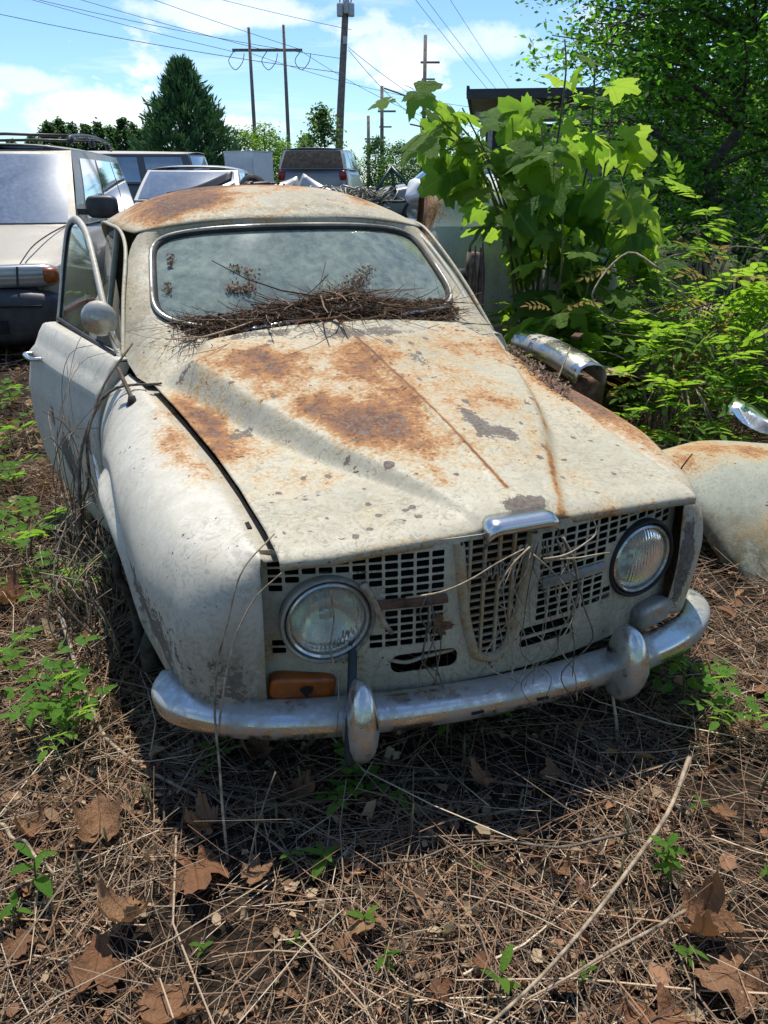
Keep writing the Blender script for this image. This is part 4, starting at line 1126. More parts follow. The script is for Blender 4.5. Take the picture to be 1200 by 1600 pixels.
for x, y, h, n, sz, lb in ((-.13, 1.19, .045, 6, .045, 'pair of small green seedlings left of centre, the larger one'), (-.20, 1.20, .035, 4, .03, 'smaller green seedling next to the larger one left of centre'), (-.70, 1.13, .10, 5, .065, 'tall bright green sprout with an upright leaf at lower left'),
                           (-.71, 1.07, .05, 4, .04, 'low green sprout below the upright one at lower left'), (.57, 1.16, .11, 16, .038, 'bushy narrow-leaved green weed right of centre'), (.56, .97, .05, 5, .032, 'round-leaved green seedling between the big dead leaves'), (.20, .91, .08, 4, .042, 'upright green sprout at the bottom centre right'),
                           (-.04, 1.05, .05, 4, .035, 'green sprout growing through a dead leaf'), (.0, .975, .04, 4, .028, 'tiny green seedling near the bottom centre'), (-.33, .98, .04, 4, .026, 'tiny green seedling at bottom left of centre'), (.36, .95, .035, 4, .024, 'tiny green seedling left of the largest dead leaf'), (.72, 1.35, .04, 4, .028, 'tiny pale green seedling at right of the long stick'),
                           (.78, 1.16, .04, 4, .025, 'tiny seedling near the right edge'), (-.16, 1.01, .03, 3, .024, 'tiny two-leaved seedling in the middle of the twigs'), (.19, 1.18, .03, 3, .02, 'very small green leaf sprout in the centre'), (.80, 1.92, .06, 5, .045, 'green seedling by the far end of the bumper'), (.98, 1.88, .05, 5, .04, 'green seedling at right beyond the bumper'), (.74, 2.02, .05, 5, .045, 'small seedling in the sunlight behind the bumper end')):
    seedling(x, y, h, n, lb, 'small seedlings in the foreground', sz)


def sprout(x, y, h, nf, lab, grp, size=.16, mats=FRW, lean=.5):
    e = empty('leafy_sprout', (x, y, gh(x, y)), random.uniform(0, 6), lab, 'weed', grp)
    top = Vector((random.uniform(-.05, .05), random.uniform(-.05, .05), h))
    obj('stem', MB().tube(cr([(0, 0, -.02), tuple(top * .5 + Vector((.01, .01, 0))), tuple(top)], 8), np.linspace(.005, .002, 8), 5).me('stem', 'stem', True), e)
    for k in range(nf):
        f = .3 + .7 * (k + 1) / nf; a = k * 2.4 + random.uniform(-.4, .4)
        place('frond', mats[k % len(mats)], e, top * f, (math.cos(a), math.sin(a), lean + random.uniform(-.3, .5)), (0, 0, 1), size * random.uniform(.75, 1.2))
    return e


sp = [(-.90, 1.66, .14, 7, .15, 'bright green leafy sprout at left below the bumper end'), (-.78, 1.52, .10, 7, .14, 'dense green sprout at left in front of the bumper'), (-1.08, 1.88, .10, 5, .14, 'green sprout at left edge behind the dense one'), (-1.34, 2.62, .16, 6, .20, 'large leaved sprout at left edge beside the front wheel'), (-1.06, 2.24, .10, 6, .18, 'low spreading green sprout beside the front wheel'),
      (-.02, 1.42, .05, 5, .11, 'shaded green sprout below the overrider'), (.82, 1.72, .13, 8, .14, 'green leafy seedling right of the bumper in half shade'), (.90, 1.66, .10, 6, .13, 'green leafy seedling in front of the far bumper end'), (.62, 1.80, .08, 5, .13, 'shaded seedling behind the far overrider'), (-.42, 1.5, .04, 4, .07, 'small shaded sprout below the near bumper end'), (.22, 1.66, .08, 5, .12, 'dark green sprout in the shadow under the bumper'),
      (-1.74, 3.36, .10, 5, .15, 'green weed left of the open door'), (-2.04, 4.04, .12, 5, .17, 'green weed near the minivan bumper'), (-1.62, 2.9, .08, 5, .15, 'yellow green weed at left edge beside the door'), (-2.3, 4.7, .14, 5, .18, 'green weed in front of the minivan'), (-1.95, 5.3, .62, 5, .16, 'thin weed growing up behind the door handle')]
for x, y, h, nf, s, lb in sp: sprout(x, y, h, nf, lb, 'leafy sprouts round the car', s)
for k in range(44):
    x = random.uniform(-2.6, -1.05); y = random.uniform(2.3, 5.6)
    sprout(x, y, random.uniform(.02, .06), random.randint(3, 4), 'small yellow green weed in the litter left of the car', 'small weeds left of the car', random.uniform(.06, .11))
# cut stems standing in the litter
for k in range(34):
    x = random.choice((-1, 1, 1)) * random.uniform(.05, .95); y = random.uniform(.9, 1.9)
    if in_car(x, y + .1): continue
    h = random.uniform(.04, .13)
    obj('cut_stem', MB().tube([(0, 0, -.02), (random.uniform(-.012, .012), random.uniform(-.012, .012), h)], [.0032, .0026], 6).me('cut_stem', 'stem', True), None, (x, y, gh(x, y)), None, 'short cut green-brown stem standing upright in the litter', 'stem', 'cut stems in the foreground')


# ------------------------------------------------------------------ sticks and vines
def stick(name, pts, r, mat, lab, cat, grp=None, n=30, jit=.004):
    P = cr(pts, max(5, n // 4)); P[1:] += rng.normal(0, jit * 1.7, P[1:].shape) * np.array([1, 1, .6]); P = cr(P, n); c = P[0].copy()
    return obj(name, MB().tube(P - c, np.linspace(r, r * .55, n), 6).me(name, mat, True), None, tuple(c), None, lab, cat, grp)


stick('long_stick', [(.71, 1.42, .10), (.69, 1.37, .085), (.44, 1.08, .06), (.25, .90, .05), (.12, .80, .04)], .0055, 'vine_pale', 'long straight reddish stick lying diagonally at right', 'stick', n=24, jit=.001)
stick('long_stick', [(.58, 1.06, .04), (.40, .96, .05), (.24, .88, .05)], .004, 'vine_pale', 'shorter stick crossing the long one at lower right', 'stick', n=20, jit=.001)
stick('fallen_vine', [(-1.02, 2.10, .10), (-.92, 1.92, .07), (-.83, 1.75, .05), (-.67, 1.52, .04), (-.53, 1.43, .04), (-.42, 1.38, .03)], .0075, 'vine_pale', 'pale curved vine stem lying left of the bumper', 'vine')
stick('long_stick', [(-.86, 1.28, .05), (-.74, 1.20, .05), (-.66, 1.14, .04)], .005, 'vine_pale', 'thick pale stick at the left edge of the foreground', 'stick')
stick('fallen_vine', [(-.5, 1.45, .03), (-.2, 1.36, .02), (.1, 1.43, .03), (.35, 1.4, .03)], .006, 'vine', 'dark vine stem lying in the bumper shadow', 'vine')
stick('fallen_vine', [(-.35, 1.28, .03), (-.2, 1.33, .05), (-.05, 1.36, .05), (.05, 1.35, .04)], .003, 'stem', 'thin green vine lying below the bumper', 'vine')
stick('long_stick', [(.55, 1.25, .05), (.4, 1.2, .06), (.2, 1.22, .05), (-.02, 1.16, .04)], .0035, 'vine', 'thin brown stick across the middle of the litter', 'stick')
stick('standing_twig', [(.60, 1.58, .0), (.585, 1.62, .12), (.58, 1.66, .24)], .005, 'vine_pale', 'thin upright stick leaning on the far half of the bumper', 'stick', n=10, jit=.001)
# vines over the saloon (points in the car frame)
def cvine(name, pts, r, mat, lab, grp, n=26, jit=.004):
    W_ = [tuple(car2world(p)) for p in pts]
    return stick(name, W_, r, mat, lab, 'vine', grp, n, jit)


cvine('dry_vine', [(-.86, 1.0, .20), (-.90, 1.05, .45), (-.90, 1.10, .62), (-.84, 1.12, .76), (-.76, 1.15, .90), (-.66, 1.12, .95), (-.60, 1.06, .945)], .0075, 'vine', 'thick dark vine stem bending over the fender by the door', 'dry vines on the car')
cvine('dry_vine', [(-.90, 1.25, .38), (-.93, 1.22, .42), (-.905, 1.22, .50), (-.85, 1.15, .58), (-.87, 1.05, .70), (-.80, 1.1, .88), (-.72, 1.15, .97), (-.66, 1.2, 1.04)], .006, 'vine', 'dark hooked vine lying against the open door', 'dry vines on the car')
for k in range(20):
    x0 = -.86 + random.uniform(-.08, .05); y0 = .95 + random.uniform(-.1, .4); yt = random.uniform(.95, 1.55); zt_ = random.uniform(.62, 1.08)
    xt = -.84 - .16 * max(0, yt - 1.25) - random.uniform(.0, .10) if zt_ < .95 else -.72 - random.uniform(0, .12)
    pts = [(x0, y0, .19), (x0 + random.uniform(-.07, .01), y0 + (yt - y0) * .3 + random.uniform(-.08, .08), .19 + (zt_ - .19) * .35), (-.88 - random.uniform(0, .09), y0 + (yt - y0) * .7 + random.uniform(-.08, .08), .19 + (zt_ - .19) * .72), (xt, yt, zt_), (xt + random.uniform(-.06, .12), yt + random.uniform(-.12, .06), zt_ + random.uniform(-.12, .04))]
    cvine('thin_dry_vine', pts, random.uniform(.0011, .0026), random.choice(('vine', 'vine', 'vine_pale')), 'thin dry vine stem climbing over the open door and fender', 'thin dry vines at the door', jit=.006)
for k in range(36):
    x, y = -.88 + random.uniform(-.08, .06), .85 + random.uniform(-.2, .3)
    pts = [(x, y, .18), (x + random.uniform(-.08, .08), y + random.uniform(-.1, .1), .32), (x + random.uniform(-.12, .06), y + random.uniform(-.12, .12), .48), (x + random.uniform(-.1, .1), y + random.uniform(-.2, .2), .5 + random.uniform(-.1, .12))]
    cvine('thin_dry_vine', pts, random.uniform(.0018, .004), random.choice(('vine', 'vine_pale')), 'thin dry vine stem tangled in front of the wheel arch', 'thin dry vines at the wheel arch', jit=.004)
cvine('gnarled_vine', [(-.74, .62, .14), (-.76, .64, .28), (-.735, .68, .40), (-.75, .74, .52), (-.72, .82, .62)], .028, 'bark', 'thick gnarled vine trunk growing inside the wheel arch', None, 16, .006)
cvine('gnarled_vine', [(-.80, .70, .14), (-.775, .70, .26), (-.80, .76, .42), (-.78, .84, .58)], .018, 'bark', 'second thinner vine trunk in the wheel arch', None, 16, .006)
# long loose stems over the near fender
cvine('arching_vine', [(-.68, -.12, .18), (-.67, -.06, .36), (-.655, -.02, .56), (-.625, -.03, .70), (-.585, -.02, .80), (-.545, .02, .845), (-.50, .03, .85)], .0032, 'vine_pale', 'pale arching vine stem in front of the near fender', None, 34, .002)
cvine('arching_vine', [(-.665, -.055, .46), (-.64, -.04, .58), (-.60, -.03, .68), (-.55, -.035, .76), (-.51, -.05, .80)], .0028, 'vine_pale', 'thin side shoot of the vine by the near headlight', None, 26, .002)
cvine('arching_vine', [(-.66, -.20, .18), (-.62, -.17, .30), (-.57, -.16, .42)], .003, 'vine', 'dark twig poking up in front of the near bumper', None, 10, .001)
cvine('hanging_vine', [(-.41, -.04, .74), (-.412, -.055, .62), (-.40, -.06, .53), (-.415, -.085, .47), (-.42, -.10, .41)], .0022, 'vine_pale', 'single thin vine hanging down across the near headlight', None, 26, .003)
for k in range(16):
    x0 = random.uniform(-.06, .16)
    pts = [(x0 * .6 + .03, -.085, .79), (x0, -.09 - .02 * random.random(), .74), (x0 + random.uniform(-.06, .06), -.10, .64), (x0 + random.uniform(-.07, .07), -.115, .53), (x0 + random.uniform(-.06, .06), -.14, .46), (x0 + random.uniform(-.06, .06), -.15, .38)]
    cvine('thin_dry_vine', pts[:random.choice((4, 5, 6))], random.uniform(.0014, .0028), random.choice(('vine', 'vine_pale')), 'thin dry vine stem hanging over the grille', 'thin dry vines on the grille', jit=.004)
for pts, lb in (([(-.25, -.06, .70), (-.15, -.10, .73), (-.05, -.11, .78), (.0, -.10, .79)], 'pale straight vine crossing the shield grille'), ([(.02, -.10, .79), (-.05, -.12, .74), (-.065, -.12, .68), (-.03, -.11, .65)], 'pale curved vine looping over the lettering'), ([(.05, -.11, .76), (.12, -.13, .78), (.17, -.12, .82), (.165, -.10, .85)], 'pale curling vine below the hood lip'), ([(.06, -.10, .75), (.15, -.10, .74), (.24, -.09, .73)], 'pale thin vine pointing at the far headlight'), ([(.03, -.1, .77), (.1, -.12, .70), (.14, -.12, .62), (.1, -.13, .55)], 'thin vine drooping over the far grille')):
    cvine('grille_vine', pts, .0026, 'vine_pale', lb, None, 20, .002)
for k in range(5):
    cvine('thin_dry_vine', [(-.20, -.06, .70), (-.19 + random.uniform(-.02, .02), -.075, .64), (-.20 + random.uniform(-.03, .03), -.08, .57), (-.19 + random.uniform(-.03, .03), -.09, .47)], .002, 'vine', 'thin dry vine stem hanging over the near grille', 'thin dry vines on the near grille', jit=.004)
cvine('caught_stick', [(-.335, -.03, .735), (-.31, -.035, .68), (-.275, -.045, .61)], .010, 'vine_pale', 'short thick stick caught in the near grille', None, 10, .001)
o = obj('dead_leaf', DRY[1], None, car2world((-.185, -.07, .60)), (R(70), R(20), R(30)), 'crumpled dead leaf caught in the near grille', 'leaf'); o.scale = (.045,) * 3

# drift of twigs and leaf crumbs on the cowl, in the car frame
def cowl_h(x, y):
    m_ = .072 * math.exp(-((x - .10) / .17)**2) + .045 * math.exp(-((x + .12) / .25)**2) + .03 * math.exp(-((x - .42) / .16)**2) + .02
    yb = 1.262 + .106 * (x / .57)**2
    f = (y - (yb - .10)) / .16
    return 1.045 - .38 * max(0, yb - y) + max(0, y - yb) * .8 - .010 * (x / .5)**2 + m_ * max(0, 1 - abs(f - .55) / .75) - .012
_in = in_car; in_car = lambda x, y: False
def cdens(x, y):
    yb = 1.262 + .106 * (x / .57)**2
    d = y - yb
    return (1 if -.13 < d < .05 else 0) * (1 if abs(x) < .52 else 0)
PALD = [(.19, .13, .09), (.27, .195, .135), (.12, .078, .058), (.38, .29, .21), (.08, .055, .043), (.24, .14, .09)]
cT = join3([twigs(2700, (-.60, .60), (1.12, 1.42), (.03, .20), (.0008, .0028), (-.015, .02), .12, PALD, .7, cdens, 4, cowl_h), twigs(46, (-.28, .26), (1.16, 1.30), (.2, .40), (.002, .0045), (.01, .04), .05, PALD, .4, cdens, 4, cowl_h)])
pile = obj('twig_drift', fastmesh('twig_drift', cT[0], cT[1], 'twig', {'tint': cT[2]}), None, CAR.location, (0, 0, CY), 'drift of dry twigs piled against the windshield base', 'debris', None, 'stuff')
cdens2 = lambda x, y: 1 if -.12 < y - (1.262 + .106 * (x / .57)**2) < .04 and abs(x) < .56 else 0
cT = crumbs(7500, (-.60, .60), (1.12, 1.42), (.003, .012), [(.11, .07, .05), (.17, .105, .07), (.07, .045, .034), (.25, .165, .11)], cdens2, .012, cowl_h)
obj('crumb_drift', fastmesh('crumb_drift', cT[0], cT[1], 'crumb', {'tint': cT[2]}), None, CAR.location, (0, 0, CY), 'dark leaf crumbs filling the cowl below the windshield', 'debris', None, 'stuff')
# crumbs caught on the glass and in the far fender gap
Vc = []; Qc = []; Cc = []
def crumb_at(p, s, col):
    k = len(Vc); u = Vector((random.uniform(-1, 1), random.uniform(-1, 1), random.uniform(-1, 1))).normalized(); v = u.orthogonal().normalized()
    for a, b_ in ((-1, 0), (0, -.6), (1, 0), (0, .6)): Vc.append(tuple(Vector(p) + u * a * s + v * b_ * s)); Cc.append(col)
    Qc.append((k, k + 1, k + 2, k + 3))
for u0, v0, u1, v1, n, w in ((-.58, .36, -.42, .36, 130, .025), (-.42, .36, -.38, .52, 60, .02), (-.38, .52, -.52, .58, 50, .015), (-.90, .60, -.88, .72, 40, .012), (-.93, .30, -.92, .42, 40, .015), (.28, .36, .42, .50, 160, .035), (.05, .3, .35, .36, 160, .03)):
    for k in range(n):
        f = random.random(); p = ws(u0 + (u1 - u0) * f + random.gauss(0, w), v0 + (v1 - v0) * f + random.gauss(0, w)) + np.array((0, -.006, .008)); crumb_at(p, random.uniform(.003, .009), random.choice(PALD))
for k in range(420):
    y = random.uniform(.62, 1.12); x = ip(y, [.3, .68, 1.2], [.548, .598, .665]) + random.gauss(0, .014); crumb_at((x, y, .84 + .09 * y + random.uniform(0, .02)), random.uniform(.003, .010), random.choice(PALD))
obj('crumb_streaks', fastmesh('crumb_streaks', Vc, Qc, 'crumb', {'tint': Cc}), None, CAR.location, (0, 0, CY), 'dark crumbs stuck on the windshield and along the far fender gap', 'debris', None, 'stuff')
o = stick('small_twig', [tuple(car2world((.115, .95, 1.03))), tuple(car2world((.16, .965, 1.035)))], .004, 'bark', 'tiny dark twig lying on the hood beside the centre ridge', 'stick', n=5, jit=.0015)
in_car = _in
# ------------------------------------------------------------------ other vehicles
def car_paint(name, col, rough=.35, dusty=.5, metal=.3):
    m, t = newmat(name)
    co = t.n('ShaderNodeTexCoord').outputs['Object']; n1 = t.noise(co, 2.2, 6, .65, .4); n2 = t.noise(co, 30, 5, .65)
    up = t.n('ShaderNodeSeparateXYZ', {0: t.n('ShaderNodeNewGeometry').outputs['Normal']}).outputs[2]
    d = t.math('MULTIPLY', t.math('MULTIPLY', t.mapr(n1, .3, .7, .4, 1), t.mapr(up, -.2, .9, .35, 1)), dusty)
    c = t.mix(d, col, t.mix(n2, (.24, .21, .16), (.36, .33, .27)))
    b = t.n('ShaderNodeBsdfPrincipled', {'Base Color': c}); t.set(b, 'Roughness', t.mapr(d, 0, .8, rough, .8)); t.set(b, 'Metallic', t.mapr(d, 0, .7, metal, 0))
    t.set(b, 'Coat Weight', t.mapr(d, 0, .6, .5, 0)); t.out(b); return m


MAT['p_beige'] = car_paint('dusty_champagne_paint', (.30, .285, .25), .35, .55); MAT['p_silver'] = car_paint('silver_paint', (.48, .49, .50), .3, .35)
MAT['p_grey'] = car_paint('grey_blue_paint', (.20, .22, .25), .3, .25); MAT['p_dark'] = car_paint('black_paint', (.03, .033, .037), .25, .2); MAT['p_van'] = car_paint('dark_van_paint', (.06, .065, .07), .35, .25)
MAT['p_cream'] = car_paint('cream_roof_paint', (.55, .50, .40), .5, .4, 0); MAT['plastic'] = simple('grey_black_plastic', (.035, .037, .042), .5, var=.25, bump=.1)
MAT['white'] = simple('white_enamel', (.72, .73, .74), .45, var=.06, vscale=4); MAT['redlens'] = simple('red_lens', (.25, .01, .01), .2)
m, t = newmat('clear_lamp'); b = t.n('ShaderNodeBsdfPrincipled', {'Base Color': (.30, .32, .33), 'Roughness': .22, 'Metallic': .4, 'Coat Weight': 1.0})
co = t.n('ShaderNodeTexCoord').outputs['Object']; t.set(b, 'Normal', t.bump(t.n('ShaderNodeTexWave', {'Vector': co, 'Scale': 9.0}, bands_direction='Z').outputs[1], .15, .01)); t.out(b); MAT['lamp'] = m


def bgcar(name, label, loc, rz, L, Wd, H, belt, wsb, wst, rt, rb, hood, hoodf, trunk, paint, roofmat=None, wins=((.06, .46), (.52, .95)), glass='carglass', wsglass=None, rearglass=None, plate_open=False, tuck=.80, wr=.31, bumpmat=None, group=None, seg=1):
    e = empty(name, loc, rz, label, 'car' if 'van' not in name else 'van', group); w = Wd / 2
    ys = np.unique(np.r_[np.linspace(0, .4, 9), np.linspace(.4, L - .4, 24), np.linspace(L - .4, L, 9)])
    deck = lambda y: ip(y, [0, .04, .16, wsb, wsb + .15, rb - .15, rb, L - .14, L - .03, L], [hoodf - .18, hoodf - .05, hoodf, hood, belt + .01, belt + .01, trunk, trunk - .02, trunk - .08, trunk - .22])
    wid = lambda y: w * ip(y, [0, .06, .2, .5, L - .5, L - .2, L - .05, L], [.80, .89, .965, 1, 1, .97, .90, .82])
    rows = []
    for y in ys:
        d = deck(y); ww = wid(y); r_ = []
        for sx in (-1, 1):
            pts = [(.93, .24), (.985, .38), (1.0, .58), (.995, .75), (.975, .75 + (d - .75) * .62), (.93, d - .025), (.86, d), (.45, d + .022), (.0, d + .03)]
            r_ += [(sx * ww * a, y, z) for a, z in (pts if sx < 0 else pts[::-1][1:])]
        rows.append(r_)
    G_ = np.array(rows); nv = G_.shape[1]; mb = MB().add(G_.reshape(-1, 3), gridfaces(len(ys), nv)); mb.F += [tuple(range(nv)), tuple((len(ys) - 1) * nv + k for k in range(nv))]
    body = obj('body', mb.me('body', paint, True), e)
    zt = H - .075
    def pill(f, y0, y1):      # point on side frustum: f height
        return y0 + (y1 - y0) * f
    bx = w * .925; tx = w * tuck
    def side(sx, a, f): # a 0 front..1 rear
        yb_ = wsb + (rb - wsb) * a; yt_ = wst + (rt - wst) * a; bow = .03 * math.sin(math.pi * a)
        return np.array((sx * (bx + (tx - bx) * f + bow + .012 * math.sin(math.pi * f)), yb_ + (yt_ - yb_) * f, belt + (zt - belt) * f))
    def fwd(s, f, front=True):
        y0, y1 = (wsb, wst) if front else (rb, rt); sg = -1 if front else 1; bow = .11 * (1 - s * s) * sg
        return np.array((s * (bx + (tx - bx) * f), y0 + (y1 - y0) * f + bow, belt + (zt - belt) * f + .015 * math.sin(math.pi * f)))
    lin = np.linspace
    rf_ = []
    for a in lin(0, 1, 14):
        r_ = []
        for s in lin(-1, 1, 15):
            p = side(1, a, 1.0); yy = p[1] + (-.11 * (1 - s * s) * (1 - a)**4 + .11 * (1 - s * s) * a**4)
            ed = max(abs(s), 0); cz = (1 - ed**3.2) * .075 * (.35 + .65 * math.sin(math.pi * min(1, max(0, a * .9 + .05)))**.5)
            r_.append((p[0] * s, yy, zt + cz + .004))
        rf_.append(r_)
    roof_ = solid(obj('roof', gridmesh('roof', np.array(rf_), roofmat or paint), e), .01)
    for sx in (-1, 1):
        Gp = np.array([[side(sx, a, f) for f in lin(0, 1, 8)] for a in lin(0, 1, 12)])
        obj('side_frame', gridmesh('side_frame', Gp, paint), e)
        for a0, a1 in wins:
            Gp = np.array([[side(sx, a, f) + np.array((sx * .006, 0, 0)) for f in lin(.07, .90, 6)] for a in lin(a0, a1, 8)])
            obj('side_window', gridmesh('side_window', Gp, glass), e)
    for fr_, gm in ((True, wsglass or glass), (False, rearglass or glass)):
        sg = -1 if fr_ else 1
        Gp = np.array([[fwd(s, f, fr_) for s in lin(-1, 1, 12)] for f in lin(0, 1, 8)]); obj('front_frame' if fr_ else 'rear_frame', gridmesh('frame', Gp, paint), e)
        Gp = np.array([[fwd(s, f, fr_) + np.array((0, sg * .008, .004)) for s in lin(-.93, .93, 12)] for f in lin(.04, .93, 8)]); obj('windshield' if fr_ else 'rear_window', gridmesh('pane', Gp, gm), e)
    for sx in (-1, 1):
        for yw in (L * .185, L * .80):
            q = obj('wheel', MB().lathe([(.20, -.09), (wr - .03, -.1), (wr, -.06), (wr, .06), (wr - .03, .1), (.20, .09)], 28, Matrix.Rotation(R(90), 4, 'Y')).me('wheel', 'rubber', True), e, (sx * (w - .10), yw, wr - .02))
            obj('rim', MB().lathe([(.205, sx * .085), (.18, sx * .06), (.06, sx * .08), (.001, sx * .085)], 20, Matrix.Rotation(R(90), 4, 'Y')).me('rim', 'chrome_dirty', True), q)
        obj('tail_light', softbox((sx * w * .84, L - .035, trunk - .16), (.10, .05, .12), 6, 4).me('tail_light', 'redlens', True), e)
        if name != 'minivan': obj('headlight', softbox((sx * w * .70, .07, hoodf - .12), (.17, .08, .07), 6, 4).me('headlight', 'lamp', True), e)
    if name != 'minivan': obj('front_bumper', softbox((0, .06, .42), (w * .92, .12, .13), 10, 5).me('front_bumper', bumpmat or paint, True), e)
    obj('rear_bumper', softbox((0, L - .05, .48), (w * .93, .12, .13), 10, 5).me('rear_bumper', bumpmat or paint, True), e)
    return e, dict(side=side, fwd=fwd, deck=deck, zt=zt, w=w, roof=roof_, body=body)


def gz(y): return .018 * max(0, min(25, y - 5))
# minivan at left, facing the camera
MV, K = bgcar('minivan', 'dusty champagne minivan with roof rails parked left of the derelict car', (-3.36, 6.0, -.02), R(8.8), 4.75, 1.86, 1.70, 1.00, .98, 1.85, 4.45, 4.70, 1.01, .78, 1.0, 'p_beige', None, ((.10, .34), (.37, .68), (.70, .96)), 'carglass', 'dustyglass', tuck=.78)
obj('front_bumper', softbox((0, .02, .40), (.885, .20, .215), 14, 4.5).me('front_bumper', 'plastic', True), MV)
obj('lower_grille', MB().box((0, -.182, .34), (1.0, .012, .10)).me('lower_grille', 'black'), MV)
obj('bumper_groove', MB().box((.45, -.15, .49), (.62, .06, .014)).me('bumper_groove', 'black'), MV)
obj('front_grille', MB().box((0, -.03, .68), (.62, .03, .10)).me('front_grille', 'black'), MV)
for sx in (-1, 1):
    h_ = obj('headlight', softbox((sx * .60, .02, .695), (.27, .10, .085), 12, 4.5, Matrix.Rotation(R(sx * 13), 3, 'Z')).me('headlight', 'lamp', True), MV)
    obj('side_marker', softbox((sx * .80, .03, .70), (.055, .105, .06), 8, 4, Matrix.Rotation(R(sx * 25), 3, 'Z')).me('side_marker', 'amber', True), h_)
    obj('lamp_divider', MB().box((sx * .60, -.082, .695), (.014, .014, .15), Matrix.Rotation(R(8), 3, 'Y')).me('lamp_divider', 'plastic'), h_)
    mi = obj('side_mirror', softbox((sx * 1.06, 1.18, 1.15), (.135, .07, .095), 10, 4).me('side_mirror', 'plastic', True), MV)
    obj('mirror_arm', MB().box((sx * .92, 1.20, 1.11), (.16, .05, .05)).me('mirror_arm', 'plastic'), mi)
    P = cr([(sx * .70, 1.95, 1.695), (sx * .70, 2.05, 1.745), (sx * .71, 3.1, 1.79), (sx * .70, 4.15, 1.765), (sx * .70, 4.3, 1.71)], 30)
    rr_ = obj('roof_rail', MB().tube(P, .022, 8).me('roof_rail', 'plastic', True), MV)
    for yy in (2.05, 3.1, 4.1): obj('rail_foot', softbox((sx * .70, yy, 1.725), (.03, .07, .035), 6, 3).me('rail_foot', 'plastic', True), rr_)
for yy in (2.5, 3.7): obj('cross_bar', MB().tube([(-.71, yy, 1.775), (0, yy, 1.79), (.71, yy, 1.775)], .016, 6).me('cross_bar', 'plastic', True), MV)
# hood seams and door seams
for sx in (-1, 1):
    obj('hood_seam', MB().tube(cr([(sx * .60, .03, .775), (sx * .64, .3, .880), (sx * .70, .65, .955), (sx * .78, .95, 1.01)], 16), .006, 4).me('hood_seam', 'black'), MV)
    for ys_ in (1.02, 2.15, 3.35): obj('door_seam', MB().tube([(sx * .935, ys_, .3), (sx * .935, ys_, .75), (sx * .905, ys_ + .02, 1.04)], .005, 4).me('door_seam', 'black'), MV)
obj('wiper', MB().tube(cr([(-.75, .92, 1.09), (-.2, .86, 1.11), (.15, .90, 1.14)], 10), .010, 5).me('wiper', 'black'), MV)
# others further back
bgcar('silver_saloon', 'silver saloon with dust-whitened windshield behind the derelict car roof', (-2.95, 11.5, gz(12)), R(3), 4.6, 1.76, 1.46, .95, 1.25, 1.95, 3.35, 3.95, .93, .72, .95, 'p_silver', None, ((.05, .45), (.5, .92)), 'carglass', 'dustyglass')
bgcar('passenger_van', 'long dark passenger van with cream roof and side windows', (-3.15, 17.6, gz(17)), R(90), 5.6, 1.95, 1.70, 1.08, .6, .75, 5.35, 5.5, 1.06, .92, 1.06, 'p_van', 'p_cream', ((.03, .19), (.22, .38), (.41, .57), (.60, .76), (.79, .96)), 'dustyglass', None)
bgcar('grey_suv', 'grey blue sport utility car with dark open rear window', (-1.55, 26.6, gz(24)), R(176), 4.7, 1.92, 1.84, 1.30, 1.3, 1.95, 4.35, 4.66, 1.20, .95, 1.31, 'p_grey', None, ((.04, .35), (.38, .68), (.71, .96)), 'carglass', None, 'black')
for sx in (-1, 1):
    pass
bgcar('dark_hatchback', 'small dark hatchback left of the grey sport utility car', (-3.4, 27.6, gz(27)), R(78), 4.1, 1.75, 1.72, 1.05, 1.15, 1.75, 3.7, 4.05, 1.0, .8, 1.05, 'p_dark', 'p_silver', ((.05, .45), (.5, .92)))
bgcar('far_saloon', 'silver grey saloon at the right of the grey sport utility car', (-.25, 22.6, gz(23)), R(-76), 4.6, 1.78, 1.62, 1.05, 1.25, 1.95, 3.4, 4.0, 1.0, .82, 1.05, 'p_grey', 'p_silver', ((.05, .45), (.5, .92)))
HK, _ = bgcar('scrapped_car', 'dark scrapped car body loaded with junk behind the derelict car', (1.35, 9.3, gz(9)), R(90), 3.9, 1.7, 1.08, .80, 1.1, 1.5, 2.7, 3.1, .86, .70, .88, 'p_dark', None)
# white cabinet
cb = empty('white_cabinet', (-3.1, 19.4, gz(19)), R(-24), 'plain white metal cabinet standing among the junked cars', 'cabinet')
obj('shell', bevel(obj('x', MB().box((0, 0, .85), (.78, .80, 1.70)).me('shell', 'white'), cb), .02).data, cb); bpy.data.objects.remove(bpy.data.objects['x'])
obj('lid', MB().box((0, 0, 1.715), (.80, .82, .02)).me('lid', 'white'), cb); obj('door_panel', MB().box((0, -.412, .9), (.70, .014, 1.4)).me('door_panel', 'white'), cb); obj('dark_base', MB().box((0, 0, -.05), (.82, .84, .10)).me('dark_base', 'plastic'), cb)
